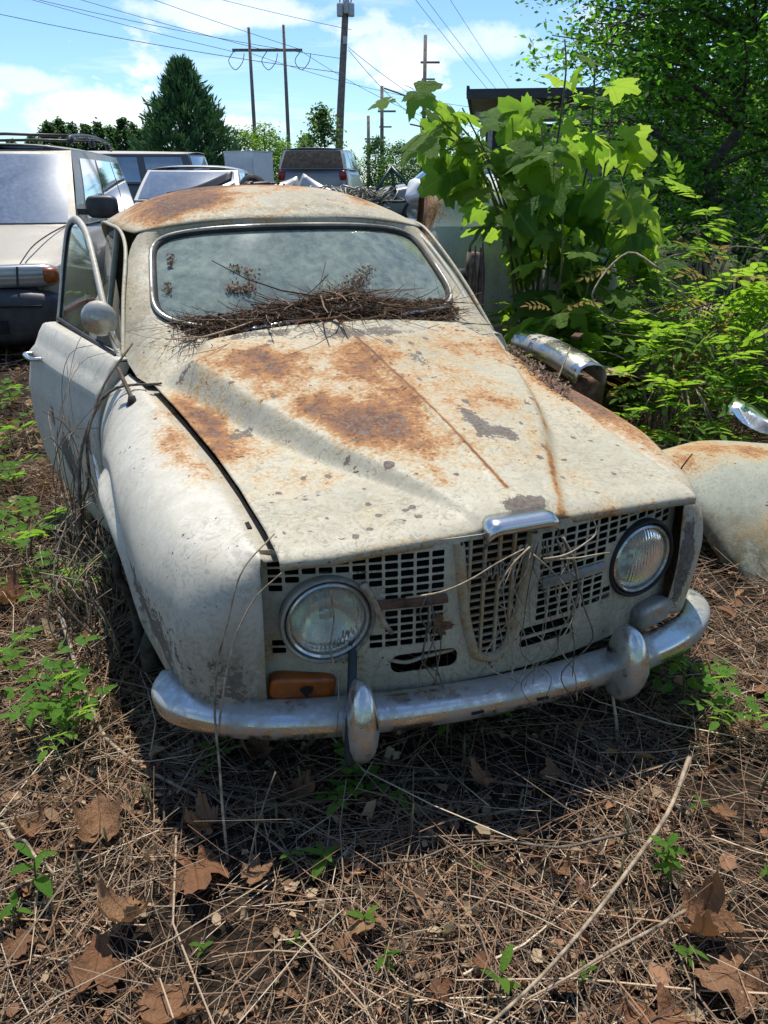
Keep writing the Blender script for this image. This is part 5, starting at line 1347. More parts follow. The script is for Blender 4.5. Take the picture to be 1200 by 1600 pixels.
# junk on the scrapped car: z about 1.1 to 1.45
def jz(x): return 1.22
j = obj('bumper_cover', solid(obj('y', gridmesh('plastic_panel', patch(np.array([[(-.45, 0, 0), (-.1, -.05, .12), (.3, -.02, .30)], [(-.42, .1, .06), (-.1, .05, .17), (.32, .1, .33)]]), 6, 12), 'plastic'), None), .02).data, None, (-2.0, 9.3, 1.12), (R(35), 0, R(8)), 'dark plastic bumper panel lying on the junk behind the roof', 'panel'); bpy.data.objects.remove(bpy.data.objects['y']); solid(j, .02)
ty = empty('old_wheel', (-1.46, 9.3, 1.27), 0, 'old wheel with rusty centre lying on the junk behind the roof', 'wheel'); ty.rotation_euler = (R(62), R(12), 0); ty.scale = (.62,) * 3
obj('tyre', MB().lathe([(.14, -.06), (.21, -.07), (.24, -.04), (.24, .04), (.21, .07), (.14, .06)], 28).me('tyre', 'rubber', True), ty); obj('rim', MB().lathe([(.145, .05), (.12, .03), (.06, .045), (.001, .04)], 20).me('rim', 'rustmetal', True), ty)
for x, y, z, r_, n, lb in ((-1.12, 9.2, 1.24, (R(50), R(-8), R(20)), 1, 'pale grey metal sheet leaning on the junk behind the roof'), (-.78, 9.25, 1.22, (R(65), R(25), R(-30)), 2, 'bent pale metal sheet right of the other one')):
    G_ = patch(np.array([[(-.22, -.12, 0), (0, -.12, .02), (.22, -.12, -.02)], [(-.22, .12, .03), (0, .12, -.01), (.2, .12, .05)]]), 6, 10)
    solid(obj('metal_sheet', gridmesh('metal_sheet', G_, 'p_silver'), None, (x, y, z), r_, lb, 'metal sheet', 'metal sheets on the junk'), .006)
fr_ = MB()
for a, b_ in (((.05, 0, 0), (.30, 0, .36)), ((.30, 0, .36), (.55, 0, .12)), ((.30, 0, .36), (.36, .1, .02)), ((.05, 0, 0), (.5, .05, .02))): fr_.tube([a, b_], .022, 6)
MAT['dgreen'] = simple('dark_green_enamel', (.01, .05, .045), .4)
obj('tube_frame', fr_.me('tube_frame', 'dgreen', True), None, (-.22, 9.3, 1.12), (0, 0, 0), 'dark green bent tube frame in the junk right of the roof', 'frame')
mb = MB()
for k in range(60):
    x0 = random.uniform(-.5, .5); P = [(x0 + random.uniform(-.2, .2), random.uniform(-.2, .2), random.uniform(-.05, .20)) for _ in range(4)]; mb.tube(cr(P, 10), random.uniform(.004, .011), 5)
obj('engine_parts', mb.me('engine_parts', 'chrome_dirty', True), None, (-.40, 9.2, 1.10), None, 'tangle of hoses and engine parts on the junk heap', 'scrap', None, 'stuff')
mb = MB()
for k in range(40):
    x0 = random.uniform(-.4, .4); P = [(x0 + random.uniform(-.2, .2), random.uniform(-.2, .2), random.uniform(-.05, .16)) for _ in range(3)]; mb.tube(cr(P, 8), random.uniform(.008, .03), 5)
obj('black_hoses', mb.me('black_hoses', 'plastic', True), None, (-1.35, 9.25, 1.16), None, 'heap of black hoses and trim behind the roof', 'scrap', None, 'stuff')
sb = softbox((0, 0, 0), (.22, .18, .13), 14, 2.4); sb.V = [(x + .05 * nz((x, y, z), 7), y + .05 * nz((x, y, z), 7, 4), z + .05 * nz((x, y, z), 8, 9)) for x, y, z in sb.V]
obj('white_sack', sb.me('white_sack', 'white', True), None, (.44, 9.1, 1.22), None, 'crumpled white sack at the right end of the junk', 'sack')

# ------------------------------------------------------------------ pale blue hulk, lying fender, chrome piece, post
prof = [(4.95, .20), (4.90, .45), (4.90, .80), (4.94, .98), (4.96, 1.0), (4.98, 1.12), (5.05, 1.23), (5.22, 1.28), (5.6, 1.29), (6.1, 1.2), (6.3, .8), (6.3, .2)]
xs_ = np.r_[.20, .22, np.linspace(.27, 1.15, 20), 1.25, 1.35]
rows = []
for x in xs_:
    f = ip(x, [.20, .22, .27, 1.0, 1.35], [.93, .97, 1, 1, .8]); rows.append([(x + .06 * (z - .2), 5.6 + (y - 5.6) * f, .2 + (z - .2) * f) for y, z in prof])
def wear_blue(x, y, z):
    return (.55 * ell((x, 0, z), (.33, 0, 1.12), (.04, 1, .06)) + .9 * math.exp(-((x - .06 * (z - .2) - .2) / .03)**2) + .08, .1, .15 + .6 * max(0, min(1, (1.0 - z) / .2)))
hb = empty('pale_blue_hulk', (.9, 5.5, .08), 0, 'pale blue weathered car hulk half hidden by sycamore leaves', 'car')
G_ = np.array(rows) - np.array((.9, 5.5, .0)); me_ = gridmesh('side_body', G_, 'paint_blue', lambda x, y, z: wear_blue(x + .9, y + 5.5, z)); solid(obj('side_body', me_, hb), .01)
obj('end_edge', MB().tube(G_[0][1:9], .016, 6).me('end_edge', 'rustmetal', True), hb)
V = softbox((.22, -.62, .42), (.30, .40, .56), 16, 2.6); obj('fender', V.me('fender', 'paint_blue', True, lambda x, y, z: (.25 + .3 * nz((x, y, z), 3), .1, .35)), hb)
# body panel lying on the ground at right
ctl = np.array([[(1.108, 2.95, .330), (1.328, 3.05, .341), (1.652, 3.1, .310), (2.015, 3.1, .29)], [(1.090, 2.85, .335), (1.279, 2.82, .345), (1.523, 2.8, .325), (1.867, 2.8, .30)], [(1.115, 2.70, .262), (1.268, 2.62, .235), (1.478, 2.6, .215), (1.807, 2.6, .20)],
                [(1.20, 2.58, .110), (1.275, 2.48, .085), (1.46, 2.45, .06), (1.774, 2.45, .05)], [(1.29, 2.47, -.02), (1.34, 2.39, -.04), (1.462, 2.36, -.06), (1.766, 2.36, -.06)]])
def wear_pan(x, y, z):
    p = (x, y, z); return (.75 * ell(p, (1.40, 2.92, .33), (.35, .12, .1)) + .5 * ell(p, (1.50, 2.55, .17), (.22, .10, .06)) + .5 * ell(p, (1.13, 2.80, .31), (.10, .06, .06)) + .06, .06, .95 * max(0, min(1, (.24 - z) / .10)) + .45 + .3 * fbm(p, 5, 3, 3))
G_ = patch(ctl, 50, 50); cpt = np.array((1.4, 2.8, 0)); me_ = gridmesh('body_panel', G_ - cpt, 'paint_green', lambda x, y, z: wear_pan(x + 1.4, y + 2.8, z))
solid(obj('lying_body_panel', me_, None, tuple(cpt), None, 'pale green rounded body panel with rust lying right of the car', 'car panel'), .004)
# chrome bumper piece with rusty plate
cs = [(-.062, -.045), (-.066, -.01), (-.058, .018), (-.040, .034), (-.01, .040), (.022, .038), (.044, .026), (.056, .004), (.060, -.03)]
A, B_ = Vector((.72, 4.0, .58)), Vector((.93, 3.42, .53)); dv = (B_ - A).normalized(); sv = dv.cross(Vector((0, 0, 1))).normalized()
rows = [[tuple(A.lerp(B_, f) - A + sv * a * 1.3 + Vector((0, 0, b_ + .02 * math.sin(3 * f))) * 1.2) for a, b_ in cs] for f in np.linspace(0, 1, 20)]
ch = solid(obj('chrome_bumper_piece', MB().add(np.array(rows).reshape(-1, 3), gridfaces(20, 9)).me('chrome_bumper_piece', 'chrome', True), None, tuple(A), None, 'old chrome bumper section lying in the weeds beside the car', 'bumper'), .006)
obj('rusty_bracket', MB().box((.20, -.30, .078), (.04, .10, .01), Matrix.Rotation(R(-24), 3, 'Z')).me('rusty_bracket', 'rustmetal'), ch)
G_ = patch(np.array([[(-.25, -.2, 0), (0, -.22, .05), (.3, -.2, .02)], [(-.25, 0, .06), (0, 0, .1), (.3, 0, .05)], [(-.2, .2, .03), (0, .2, .06), (.3, .2, 0)]]), 20, 24)
solid(obj('rusty_sheet', gridmesh('rusty_sheet', G_, 'paint_green', lambda x, y, z: (.45, .2, .6)), None, (1.12, 3.95, .36), (R(-12), R(14), R(20)), 'bent rusty metal sheet lying behind the chrome bumper section', 'metal sheet'), .004)
# supporting scrap under the bumper section
obj('scrap_drum', MB().lathe([(.001, .0), (.20, .0), (.21, .03), (.20, .2), (.21, .4), (.19, .42), (.001, .41)], 24).me('scrap_drum', 'rustmetal', True), None, (.88, 3.75, .06), None, 'rusty drum under the chrome bumper section', 'drum')
G_ = patch(rng.normal(0, .03, (4, 4, 3)) + np.array([[(i * .06, j * .06, .05) for j in range(4)] for i in range(4)]), 14, 14)
MAT['film'] = glass_mat('clear_plastic_film', .6, (.6, .63, .62), (.9, .95, .95), .05, .95, 6, .25)
obj('plastic_sheet', gridmesh('plastic_sheet', G_, 'film'), None, (1.47, 3.14, .36), None, 'crumpled clear plastic sheet on the lying body panel', 'plastic sheet')
# broken post
P = cr([(0, 0, 0), (.0, 0, .5), (-.01, 0, .85), (-.005, 0, 1.05)], 20); mb = MB().tube(P, np.linspace(.042, .034, 20) + rng.normal(0, .002, 20), 12)
po = obj('broken_post', mb.me('broken_post', 'wood', True), None, (.40, 3.52, 0), None, 'broken wooden post standing behind the far wing mirror', 'post')
mb = MB()
for k in range(7): a = k * .9; mb.tube([(.03 * math.cos(a), .03 * math.sin(a), .5), (.035 * math.cos(a), .035 * math.sin(a), .95), (.028 * math.cos(a), .028 * math.sin(a), 1.04 + .05 * random.random())], [.014, .012, .003], 5)
obj('bark_strips', mb.me('bark_strips', 'bark'), po)

# ------------------------------------------------------------------ sheet-metal shed
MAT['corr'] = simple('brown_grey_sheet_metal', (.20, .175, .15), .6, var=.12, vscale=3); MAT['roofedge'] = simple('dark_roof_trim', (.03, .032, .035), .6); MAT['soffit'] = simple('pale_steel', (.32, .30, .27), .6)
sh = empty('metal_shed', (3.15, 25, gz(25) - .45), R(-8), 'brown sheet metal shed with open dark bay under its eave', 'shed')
def corrug(x0, x1, z0, z1, y, n):
    V = []; Fc = []
    for i in range(n * 4 + 1):
        x = x0 + (x1 - x0) * i / (n * 4); d = (0, .03, .03, 0)[i % 4]; V += [(x, y - d, z0), (x, y - d, z1)]
    return V, [(2 * i, 2 * i + 2, 2 * i + 3, 2 * i + 1) for i in range(n * 4)]
obj('back_wall', meshdata('back_wall', *corrug(-.2, 9, 0, 3.1, 2.2, 40), 'corr', False), sh)
obj('front_wall', meshdata('front_wall', *corrug(1.2, 9, 0, 2.75, .1, 34), 'corr', False), sh)
obj('end_wall', MB().box((-.2, 3.0, 1.5), (.06, 1.7, 3.0)).me('end_wall', 'corr'), sh)
for x in (-.05, 1.15, 4.5, 8.8): obj('column', MB().box((x, .1, 1.55), (.14, .14, 3.1)).me('column', 'soffit'), sh)
rfm = obj('roof', MB().box((4.3, 1.9, 3.55), (10.0, 5.0, .08), Matrix.Rotation(R(-5), 3, 'X')).me('roof', 'soffit'), sh)
obj('fascia', MB().box((4.3, -.62, 3.70), (10.1, .07, .24)).me('fascia', 'roofedge'), rfm); obj('gable_trim', MB().box((-.72, 1.9, 3.58), (.08, 5.0, .22), Matrix.Rotation(R(-5), 3, 'X')).me('gable_trim', 'roofedge'), rfm)
for x in (.2, 1.1, 2.0, 2.9, 3.8): obj('rafter', MB().box((x, 1.0, 3.42), (.09, 3.0, .16), Matrix.Rotation(R(-5), 3, 'X')).me('rafter', 'soffit'), rfm)
obj('beam', MB().box((4.2, .1, 3.2), (9.4, .12, .2)).me('beam', 'soffit'), sh); obj('bay_shadow_wall', MB().box((.6, 2.0, 1.5), (1.6, .06, 3.0)).me('bay_shadow_wall', 'roofedge'), sh)  # dark panel paints in the shade of the open bay

# ------------------------------------------------------------------ poles and wires
MAT['pole'] = simple('weathered_pole_wood', (.20, .17, .145), .9, var=.2, vscale=6); MAT['wire'] = simple('power_cable', (.03, .03, .035), .6, bump=0); MAT['tank'] = simple('transformer_grey', (.42, .44, .46), .5, var=.1)
hf = empty('power_line_pylon', (-10.5, 80, .4), 0, 'distant two pole power line frame with a crossarm', 'power pole')
for x, h in ((-1.58, 13.6), (1.56, 13.8)): obj('pole', MB().tube([(x, 0, -.5), (x * .995, 0, h * .5), (x * .99, 0, h)], [.20, .17, .13], 10).me('pole', 'pole', True), hf)
obj('crossarm', MB().box((.0, 0, 11.85), (6.3, .18, .22)).me('crossarm', 'pole'), hf)
for x in (-3.0, 0, 3.0): obj('insulator_string', MB().tube(cr([(x, 0, 11.8), (x - .55, 0, 11.0), (x, 0, 10.3), (x + .7, 0, 10.9), (x + .9, 0, 11.6)], 16), .035, 5).me('insulator_string', 'wire'), hf)
mp = empty('utility_pole', (-2.3, 40, .4), 0, 'leaning wooden utility pole with grey transformers', 'utility pole')
obj('pole', MB().tube([(0, 0, -.5), (.30, 0, 4.1), (.62, 0, 8.2), (.80, 0, 10.5)], [.19, .17, .14, .12], 12).me('pole', 'pole', True), mp)
for dx, z in ((-.24, 7.75), (.26, 7.75), (.05, 7.85)):
    tk = obj('transformer', MB().lathe([(.001, .0), (.13, 0), (.14, .04), (.14, .46), (.12, .50), (.001, .52)], 16).me('transformer', 'tank', True), mp, (.60 + dx, -.18 if dx else .2, z - .1)); obj('bushing', MB().lathe([(.03, .5), (.045, .54), (.025, .58), (.04, .62), (.001, .66)], 10).me('bushing', 'tank', True), tk)
obj('bracket', MB().box((.62, -.1, 7.7), (.75, .06, .08)).me('bracket', 'wire'), mp); obj('meter_box', MB().box((.56, -.2, 6.75), (.18, .12, .3)).me('meter_box', 'tank'), mp)
for (x, y, h, lb) in ((2.78, 60, 10.0, 'plain distant utility pole right of the leaning one'), (-1.2, 66, 5.6, 'short distant utility pole with a small crossarm'), (-.15, 62, 7.2, 'thin distant utility pole beside the sycamore leaves')):
    u = empty('utility_pole', (x, y, .4), 0, lb, 'utility pole', 'distant utility poles'); obj('pole', MB().tube([(0, 0, -.5), (0, 0, h)], [.17, .12], 10).me('pole', 'pole', True), u)
    obj('crossarm', MB().box((.35, 0, h - 1.6), (1.3, .12, .12)).me('crossarm', 'pole'), u); obj('bracket', MB().box((.25, 0, h - 2.6), (.9, .1, .1)).me('bracket', 'pole'), u)
def wire(a, b, sag, r, lb):
    a, b = np.array(a), np.array(b); P = [a + (b - a) * f - np.array((0, 0, sag * 4 * f * (1 - f))) for f in np.linspace(0, 1, 24)]
    P = np.array(P); obj('power_line', MB().tube(P - a, r, 5).me('power_line', 'wire'), None, tuple(a), None, lb, 'power line', 'overhead power lines')
wire((-45, 40, 15.5), (-1.95, 40, 5.9), 1.2, .014, 'lowest black power line running left from the leaning pole'); wire((-45, 40, 17.6), (-1.85, 40, 6.45), 1.4, .012, 'second lowest power line running left from the leaning pole')
wire((-70, 66, 27), (-13.4, 80, 12.1), 1.2, .022, 'power line from the left end of the crossarm going left'); wire((-66, 60, 27), (-10.5, 80, 12.2), 1.2, .022, 'power line from the crossarm middle going left'); wire((-60, 56, 29), (-7.5, 80, 12.3), 1.2, .022, 'power line from the right end of the crossarm going left')
wire((-40, 70, 23), (-1.6, 44, 8.2), 1.0, .012, 'uppermost thin line passing behind the transformers'); wire((-7.5, 80, 12.2), (6, 84, 6.5), .5, .02, 'line dropping right from the crossarm towards the far poles'); wire((-12, 80, 12), (9, 90, 8.5), .5, .02, 'line passing right behind the leaning pole')
wire((-1.6, 40, 6.9), (6.0, 48, 3.8), .4, .012, 'service cable falling right from the leaning pole'); wire((-1.6, 40, 6.8), (3.5, 46, 3.4), .4, .012, 'lower service cable falling right from the leaning pole')
for k, (x0, z0) in enumerate(((.6, 13.5), (1.1, 13.7), (2.1, 14.6))): wire((x0 - 2, 48, z0), (14, 76, 4 + k * .6), .3, .014, ('steep line at upper right, the lowest of three', 'steep line at upper right, the middle of three', 'steep line at upper right, the highest of three')[k])
# ------------------------------------------------------------------ trees
def leafcloud(centres, n_per, rad, size, pal, up=.4, asp=.5, droop=0.0, flat=.7):
    """small folded leaves round many twig centres; returns verts, quads, tints"""
    C_ = np.repeat(np.asarray(centres, float), n_per, 0); n = len(C_)
    P = C_ + rng.normal(0, 1, (n, 3)) * np.array([rad, rad, rad * flat])
    d = rng.normal(0, 1, (n, 3)); d[:, 2] = d[:, 2] * .5 - droop; d /= np.linalg.norm(d, axis=1)[:, None]
    N_ = rng.normal(0, 1, (n, 3)); N_[:, 2] = np.abs(N_[:, 2]) + up; s = np.cross(d, N_); s /= np.linalg.norm(s, axis=1)[:, None]; N_ = np.cross(s, d)
    l = (size * rng.uniform(.6, 1.3, n))[:, None]; w = l * asp * .5
    V = np.stack([P, P + d * l * .5 + s * w + N_ * w * .3, P + d * l, P + d * l * .5 - s * w + N_ * w * .3], 1)
    Q = np.arange(n * 4).reshape(-1, 4); pal = np.array(pal); col = pal[rng.integers(0, len(pal), n)] * rng.uniform(.7, 1.25, (n, 1))
    cl = np.repeat(rng.uniform(.75, 1.2, (len(centres), 1)), n_per, 0); col = col * cl
    return V.reshape(-1, 3), Q, np.repeat(col, 4, 0)


def branch_tree(name, base, H, spread, lab, pal, n_br=60, leaf=.06, n_per=40, rad=.18, z0=.3, trunk=.06, lean=(0, 0), mat='crown', asp=.45, group=None, trunks=1, flat=.6, shape=None, side=None):
    e = empty(name, base, 0, lab, 'tree', group); tw = MB(); cents = []; br = MB()
    for k in range(trunks):
        a = random.uniform(0, 6.28); o_ = Vector((math.cos(a), math.sin(a), 0)) * (.25 * spread if trunks > 1 else 0)
        P = cr([(o_.x * .4, o_.y * .4, -.15), (o_.x * .6 + lean[0] * .3, o_.y * .6 + lean[1] * .3, H * .35), (o_.x + lean[0] * .7, o_.y + lean[1] * .7, H * .68), (o_.x * 1.4 + lean[0], o_.y * 1.4 + lean[1], H * .97)], 16)
        P[1:] += rng.normal(0, .012 * H, (15, 3)) * np.array([1, 1, 0]); tw.tube(P, np.linspace(trunk, trunk * .25, 16), 8)
        for b_ in range(n_br // trunks):
            f = z0 + (1 - z0) * random.random(); i = f * 15; p = P[int(i)]
            a = random.uniform(0, 6.28) if side is None else random.gauss(side, 1.1); r_ = spread * (shape(f) if shape else (1 - .55 * f)) * random.uniform(.45, 1.1)
            q = p + np.array((math.cos(a) * r_, math.sin(a) * r_, r_ * random.uniform(-.05, .45))); mid = (p + q) / 2 + np.array((0, 0, .12 * r_)); L_ = cr([p, mid, q], 7); br.tube(L_, np.linspace(trunk * .28, trunk * .05, 7), 4, False)
            for g in (.4, .6, .8, 1.0): cents.append(cr([p, mid, q], 11)[int(g * 10)] + rng.normal(0, .08 * r_, 3))
    obj('trunk', tw.me('trunk', 'bark', True), e); obj('limbs', br.me('limbs', 'bark', True), e)
    T = leafcloud(cents, n_per, rad, leaf, pal, asp=asp, flat=flat); obj('crown', fastmesh('crown', T[0], T[1], mat, {'tint': T[2]}), e)
    return e


GP = [(.06, .145, .02), (.09, .19, .03), (.12, .24, .035), (.045, .11, .018)]; DG = [(.04, .09, .018), (.055, .115, .022), (.03, .065, .014)]; LG = [(.10, .17, .04), (.13, .20, .05), (.07, .13, .03)]
# locust trees at right
branch_tree('locust_tree', (2.75, 6.9, .03), 4.6, 1.9, 'slender tree with feathery leaves at right, the nearest trunk', GP, 90, .066, 46, .13, .22, .07, (.15, .1), group='slender trees at right', side=3.4)
branch_tree('locust_tree', (3.6, 7.6, .05), 5.0, 1.9, 'slender tree at the right edge behind the nearest trunk', GP, 80, .07, 42, .14, .2, .065, (.1, 0), group='slender trees at right')
branch_tree('locust_tree', (2.75, 8.8, .05), 5.0, 1.9, 'slender tree leaning left over the shed roof', GP, 74, .07, 40, .13, .50, .05, (-.2, 0), group='slender trees at right', side=2.6)
branch_tree('locust_tree', (4.9, 7.0, .03), 4.8, 1.8, 'bushy tree at the far right edge', GP, 50, .075, 32, .15, .1, .06, group='slender trees at right')
branch_tree('locust_tree', (3.3, 10.2, .08), 3.6, 1.7, 'low leafy tree in the shade behind the slender trunks', DG, 60, .09, 30, .16, .05, .05, group='slender trees at right')
branch_tree('locust_tree', (4.4, 10.0, .08), 4.2, 2.0, 'tall leafy tree filling the gap behind the slender trunks', DG, 60, .10, 30, .18, .05, .06, group='slender trees at right')
branch_tree('locust_tree', (6.2, 9.0, .08), 5.4, 2.4, 'tall tree beyond the right edge of the yard', DG, 60, .10, 30, .18, .05, .07, group='slender trees at right')
# dead wisteria-like arching branch sprays above the shed
# cedar
def cedar(base, H, Rr, lab):
    e = empty('cedar_tree', base, 0, lab, 'tree'); obj('trunk', MB().tube([(0, 0, 0), (0, 0, H * .5), (.02, 0, H * .96)], [.12, .08, .02], 8).me('trunk', 'bark', True), e)
    n = 1500; f = rng.uniform(0, 1, n)**1.25; prof_ = np.interp(f, [0, .08, .25, .5, .7, .85, .95, 1], [.7, .95, 1, .85, .56, .30, .15, .05]) * Rr
    a = rng.uniform(0, 6.28, n); lob = 1 + .22 * np.sin(a * 4 + f * 17) + .18 * np.sin(a * 7 - f * 29); r_ = prof_ * lob * rng.uniform(.35, 1.10, n)**.6 * np.where(rng.uniform(0, 1, n) < .12, 1.18, 1.0)
    Cc = np.stack([np.cos(a) * r_, np.sin(a) * r_, f * H + .05], 1); T = []
    m_ = 20; C_ = np.repeat(Cc, m_, 0); aa = np.repeat(a, m_); N = len(C_)
    d = np.stack([np.cos(aa) * .55, np.sin(aa) * .55, np.full(N, .9)], 1) + rng.normal(0, .42, (N, 3)); d /= np.linalg.norm(d, axis=1)[:, None]
    P = C_ + rng.normal(0, .07, (N, 3)); s = np.cross(d, rng.normal(0, 1, (N, 3))); s /= np.linalg.norm(s, axis=1)[:, None]; l = rng.uniform(.08, .30, N)[:, None]; w = l * .11
    V = np.stack([P, P + d * l * .5 + s * w, P + d * l, P + d * l * .5 - s * w], 1).reshape(-1, 3)
    col = np.array([(.045, .110, .050), (.065, .145, .062), (.095, .18, .075)])[rng.integers(0, 3, N)] * rng.uniform(.7, 1.3, (N, 1))
    obj('crown', fastmesh('crown', V, np.arange(N * 4).reshape(-1, 4), 'needle', {'tint': np.repeat(col, 4, 0)}), e)
cedar((-5.75, 25, gz(25)), 3.95, 1.36, 'dense dark green cedar tree behind the parked cars')
# trees of the far line
def far_tree(x, y, H, Rr, lab, pal, conif=False, zc=.55, grp='trees along the far side of the yard'):
    e = empty('far_tree', (x, y, .45), 0, lab, 'tree', grp); obj('trunk', MB().tube([(0, 0, -.3), (.1, 0, H * .5), (.05, 0, H * .9)], [H * .02, H * .015, H * .005], 7).me('trunk', 'bark', True), e)
    n = 130; c = []
    for k in range(n):
        f = random.random(); a = random.uniform(0, 6.28); rr = Rr * (math.sin(math.pi * min(1, .15 + .85 * f))**.6 if not conif else (1.05 - f) * .8) * random.uniform(.3, 1.0)
        c.append((math.cos(a) * rr, math.sin(a) * rr, H * (1 - zc) + H * zc * f))
    T = leafcloud(c, 26, Rr * .15, H * .045, pal, asp=.6, flat=.8); obj('crown', fastmesh('crown', T[0], T[1], 'crown' if not conif else 'needle', {'tint': T[2]}), e)
PN = [(.035, .075, .035), (.05, .10, .045), (.028, .06, .03)]
fl = ['first', 'second', 'third', 'fourth', 'fifth', 'sixth', 'seventh', 'eighth', 'ninth', 'tenth', 'eleventh', 'twelfth', 'thirteenth']
k = 0
for px_, top in ((-10, 212), (30, 222), (62, 214), (88, 196), (106, 192), (124, 197), (146, 200), (164, 196), (182, 202), (203, 190), (219, 198), (238, 200)):
    y = 62 + (k % 3) * 3; x = (px_ - 600) / 1306 * y; H = (285 - top) / 1420 * y + .85
    far_tree(x, y, H, .85, f'{fl[k]} from the left of the distant pine tops at left', PN, False, .72); k += 1
for i, (x, y, H) in enumerate(((-36, 60, 4.6), (-40, 64, 5.2), (-45, 62, 4.8), (-50, 66, 5.4), (-56, 64, 5.0), (-63, 66, 5.6), (-71, 68, 5.2))):
    far_tree(x, y, H, 2.4, f'{fl[i]} from the right of the wide tree tops beyond the minivan', PN, False, .85)
for i, (px_, top, y, r_, lb, pal) in enumerate(((385, 207, 46, 1.3, 'light green round tree right of the cedar', LG), (415, 200, 48, 1.5, 'light green tree under the two pole power frame', LG), (445, 222, 50, 1.2, 'low light green tree right of the power frame', LG), (506, 176, 36, 1.0, 'oval grey green tree beside the leaning utility pole', [(.05, .09, .035), (.075, .12, .05)]), (480, 215, 40, .7, 'low shrub-like tree left of the oval tree', LG), (590, 222, 48, 1.2, 'distant tree behind the far saloon', PN), (625, 228, 46, 1.2, 'distant tree left of the sycamore leaves', DG), (655, 236, 44, 1.1, 'low distant tree behind the sycamore leaves', PN), (545, 240, 60, 1.0, 'small distant tree right of the leaning pole', PN), (700, 205, 60, 2.2, 'distant tree hidden behind the shed corner', PN))):
    x = (px_ - 600) / 1306 * y; far_tree(x, y, (285 - top) / 1420 * y + .85, r_, lb, pal, False, .85)
for i in range(9):
    far_tree(-30 + i * 8.5 + random.uniform(-2, 2), 95 + random.uniform(-4, 4), random.uniform(2.6, 3.6), 4.0, 'part of the low hazy tree belt at the horizon', PN, False, .95, 'low tree belt at the horizon')

# ------------------------------------------------------------------ sycamore sapling: big leaves as single parts
sy = empty('sycamore_sapling', (.86, 4.55, 0), 0, 'leafy sycamore sapling with big backlit leaves behind the car', 'tree')
def syc_stem(pts, n_leaf, size, r=.012, z_from=.25):
    P = cr(pts, 30); obj('stem', MB().tube(P, np.linspace(r, r * .35, 30), 6).me('stem', 'stem', True), sy)
    for k in range(n_leaf):
        f = z_from + (1 - z_from) * (k + random.random() * .6) / n_leaf; f = min(.999, f); p = P[int(f * 29)]
        a = k * 2.4 + random.uniform(-.5, .5); out = Vector((math.cos(a), math.sin(a) * .8, random.uniform(-.1, .35)))
        s = size * random.uniform(.5, 1.2) * (1 - .35 * max(0, f - .8) / .2)
        q = Vector(p) + out * (.45 * s + .02)
        d = (out + Vector((0, -.15, random.uniform(-.9, -.1)))); nrm = Vector((random.gauss(0, .45), random.choice((.95, .8, .3, -.5, -.7)) + random.gauss(0, .35), .75))
        place('leaf', random.choice(SYC), sy, q, d, nrm, s)
SB = .75, 4.55
def W2(px_, py_, y):  # local point from a world distance and bearing measured on site
    return None
stems = [([(0, 0, 0), (-.10, -.05, .75), (-.38, -.05, 1.45), (-.70, -.02, 1.72), (-.86, 0, 1.78)], 11, .20, .66), ([(0, 0, 0), (-.08, .05, .8), (-.32, .05, 1.45), (-.60, .03, 1.74)], 12, .21, .66), ([(0, 0, 0), (.02, 0, .8), (.06, .02, 1.4), (.08, 0, 1.86), (.06, 0, 2.0)], 22, .22, .3),
         ([(0, 0, 0), (.05, -.1, .7), (.02, -.12, 1.2), (-.05, -.12, 1.60)], 15, .23, .52), ([(0, 0, 0), (.12, 0, .8), (.24, .02, 1.4), (.24, .05, 1.92)], 18, .21, .3), ([(.1, 0, 0), (.20, -.05, .6), (.34, -.1, 1.05), (.42, -.12, 1.42)], 14, .22, .3), ([(0, -.1, 0), (.05, -.3, .5), (.06, -.38, .9), (.04, -.4, 1.2)], 14, .20, .35),
         ([(0, -.05, 0), (-.14, -.1, .8), (-.22, -.08, 1.25), (-.36, -.05, 1.52)], 10, .20, .72), ([(.1, 0, 0), (.22, .1, .8), (.36, .15, 1.3), (.38, .15, 1.68)], 13, .2, .3), ([(0, -.1, 0), (.04, -.25, .35), (.06, -.4, .62), (.07, -.45, .8)], 9, .19, .4), ([(.1, -.1, 0), (.16, -.35, .5), (.2, -.42, .85), (.2, -.42, 1.05)], 12, .2, .3), ([(0, 0, 0), (0, .05, .8), (-.12, .08, 1.3), (-.18, .08, 1.72)], 14, .22, .6),
         ([(0, 0, 0), (-.08, 0, .8), (-.34, .1, 1.42), (-.56, .12, 1.58), (-.72, .12, 1.62)], 12, .20, .64), ([(0, 0, 0), (-.05, 0, .8), (-.28, -.1, 1.38), (-.46, -.12, 1.68)], 12, .21, .64), ([(.1, 0, 0), (.3, 0, .7), (.5, 0, 1.15), (.6, 0, 1.5)], 15, .2, .3), ([(.1, -.1, 0), (.32, -.2, .5), (.48, -.25, .9), (.52, -.25, 1.15)], 13, .2, .25)]
for pts, nl, s, zf_ in stems: syc_stem(pts, nl, s, .012, zf_)
for p, s in (((.42, -.25, 1.12), .19), ((.36, -.32, 1.30), .2)): place('leaf', SYC[0], sy, Vector(p), (.25, -.3, -1), (.1, -.8, .7), s)

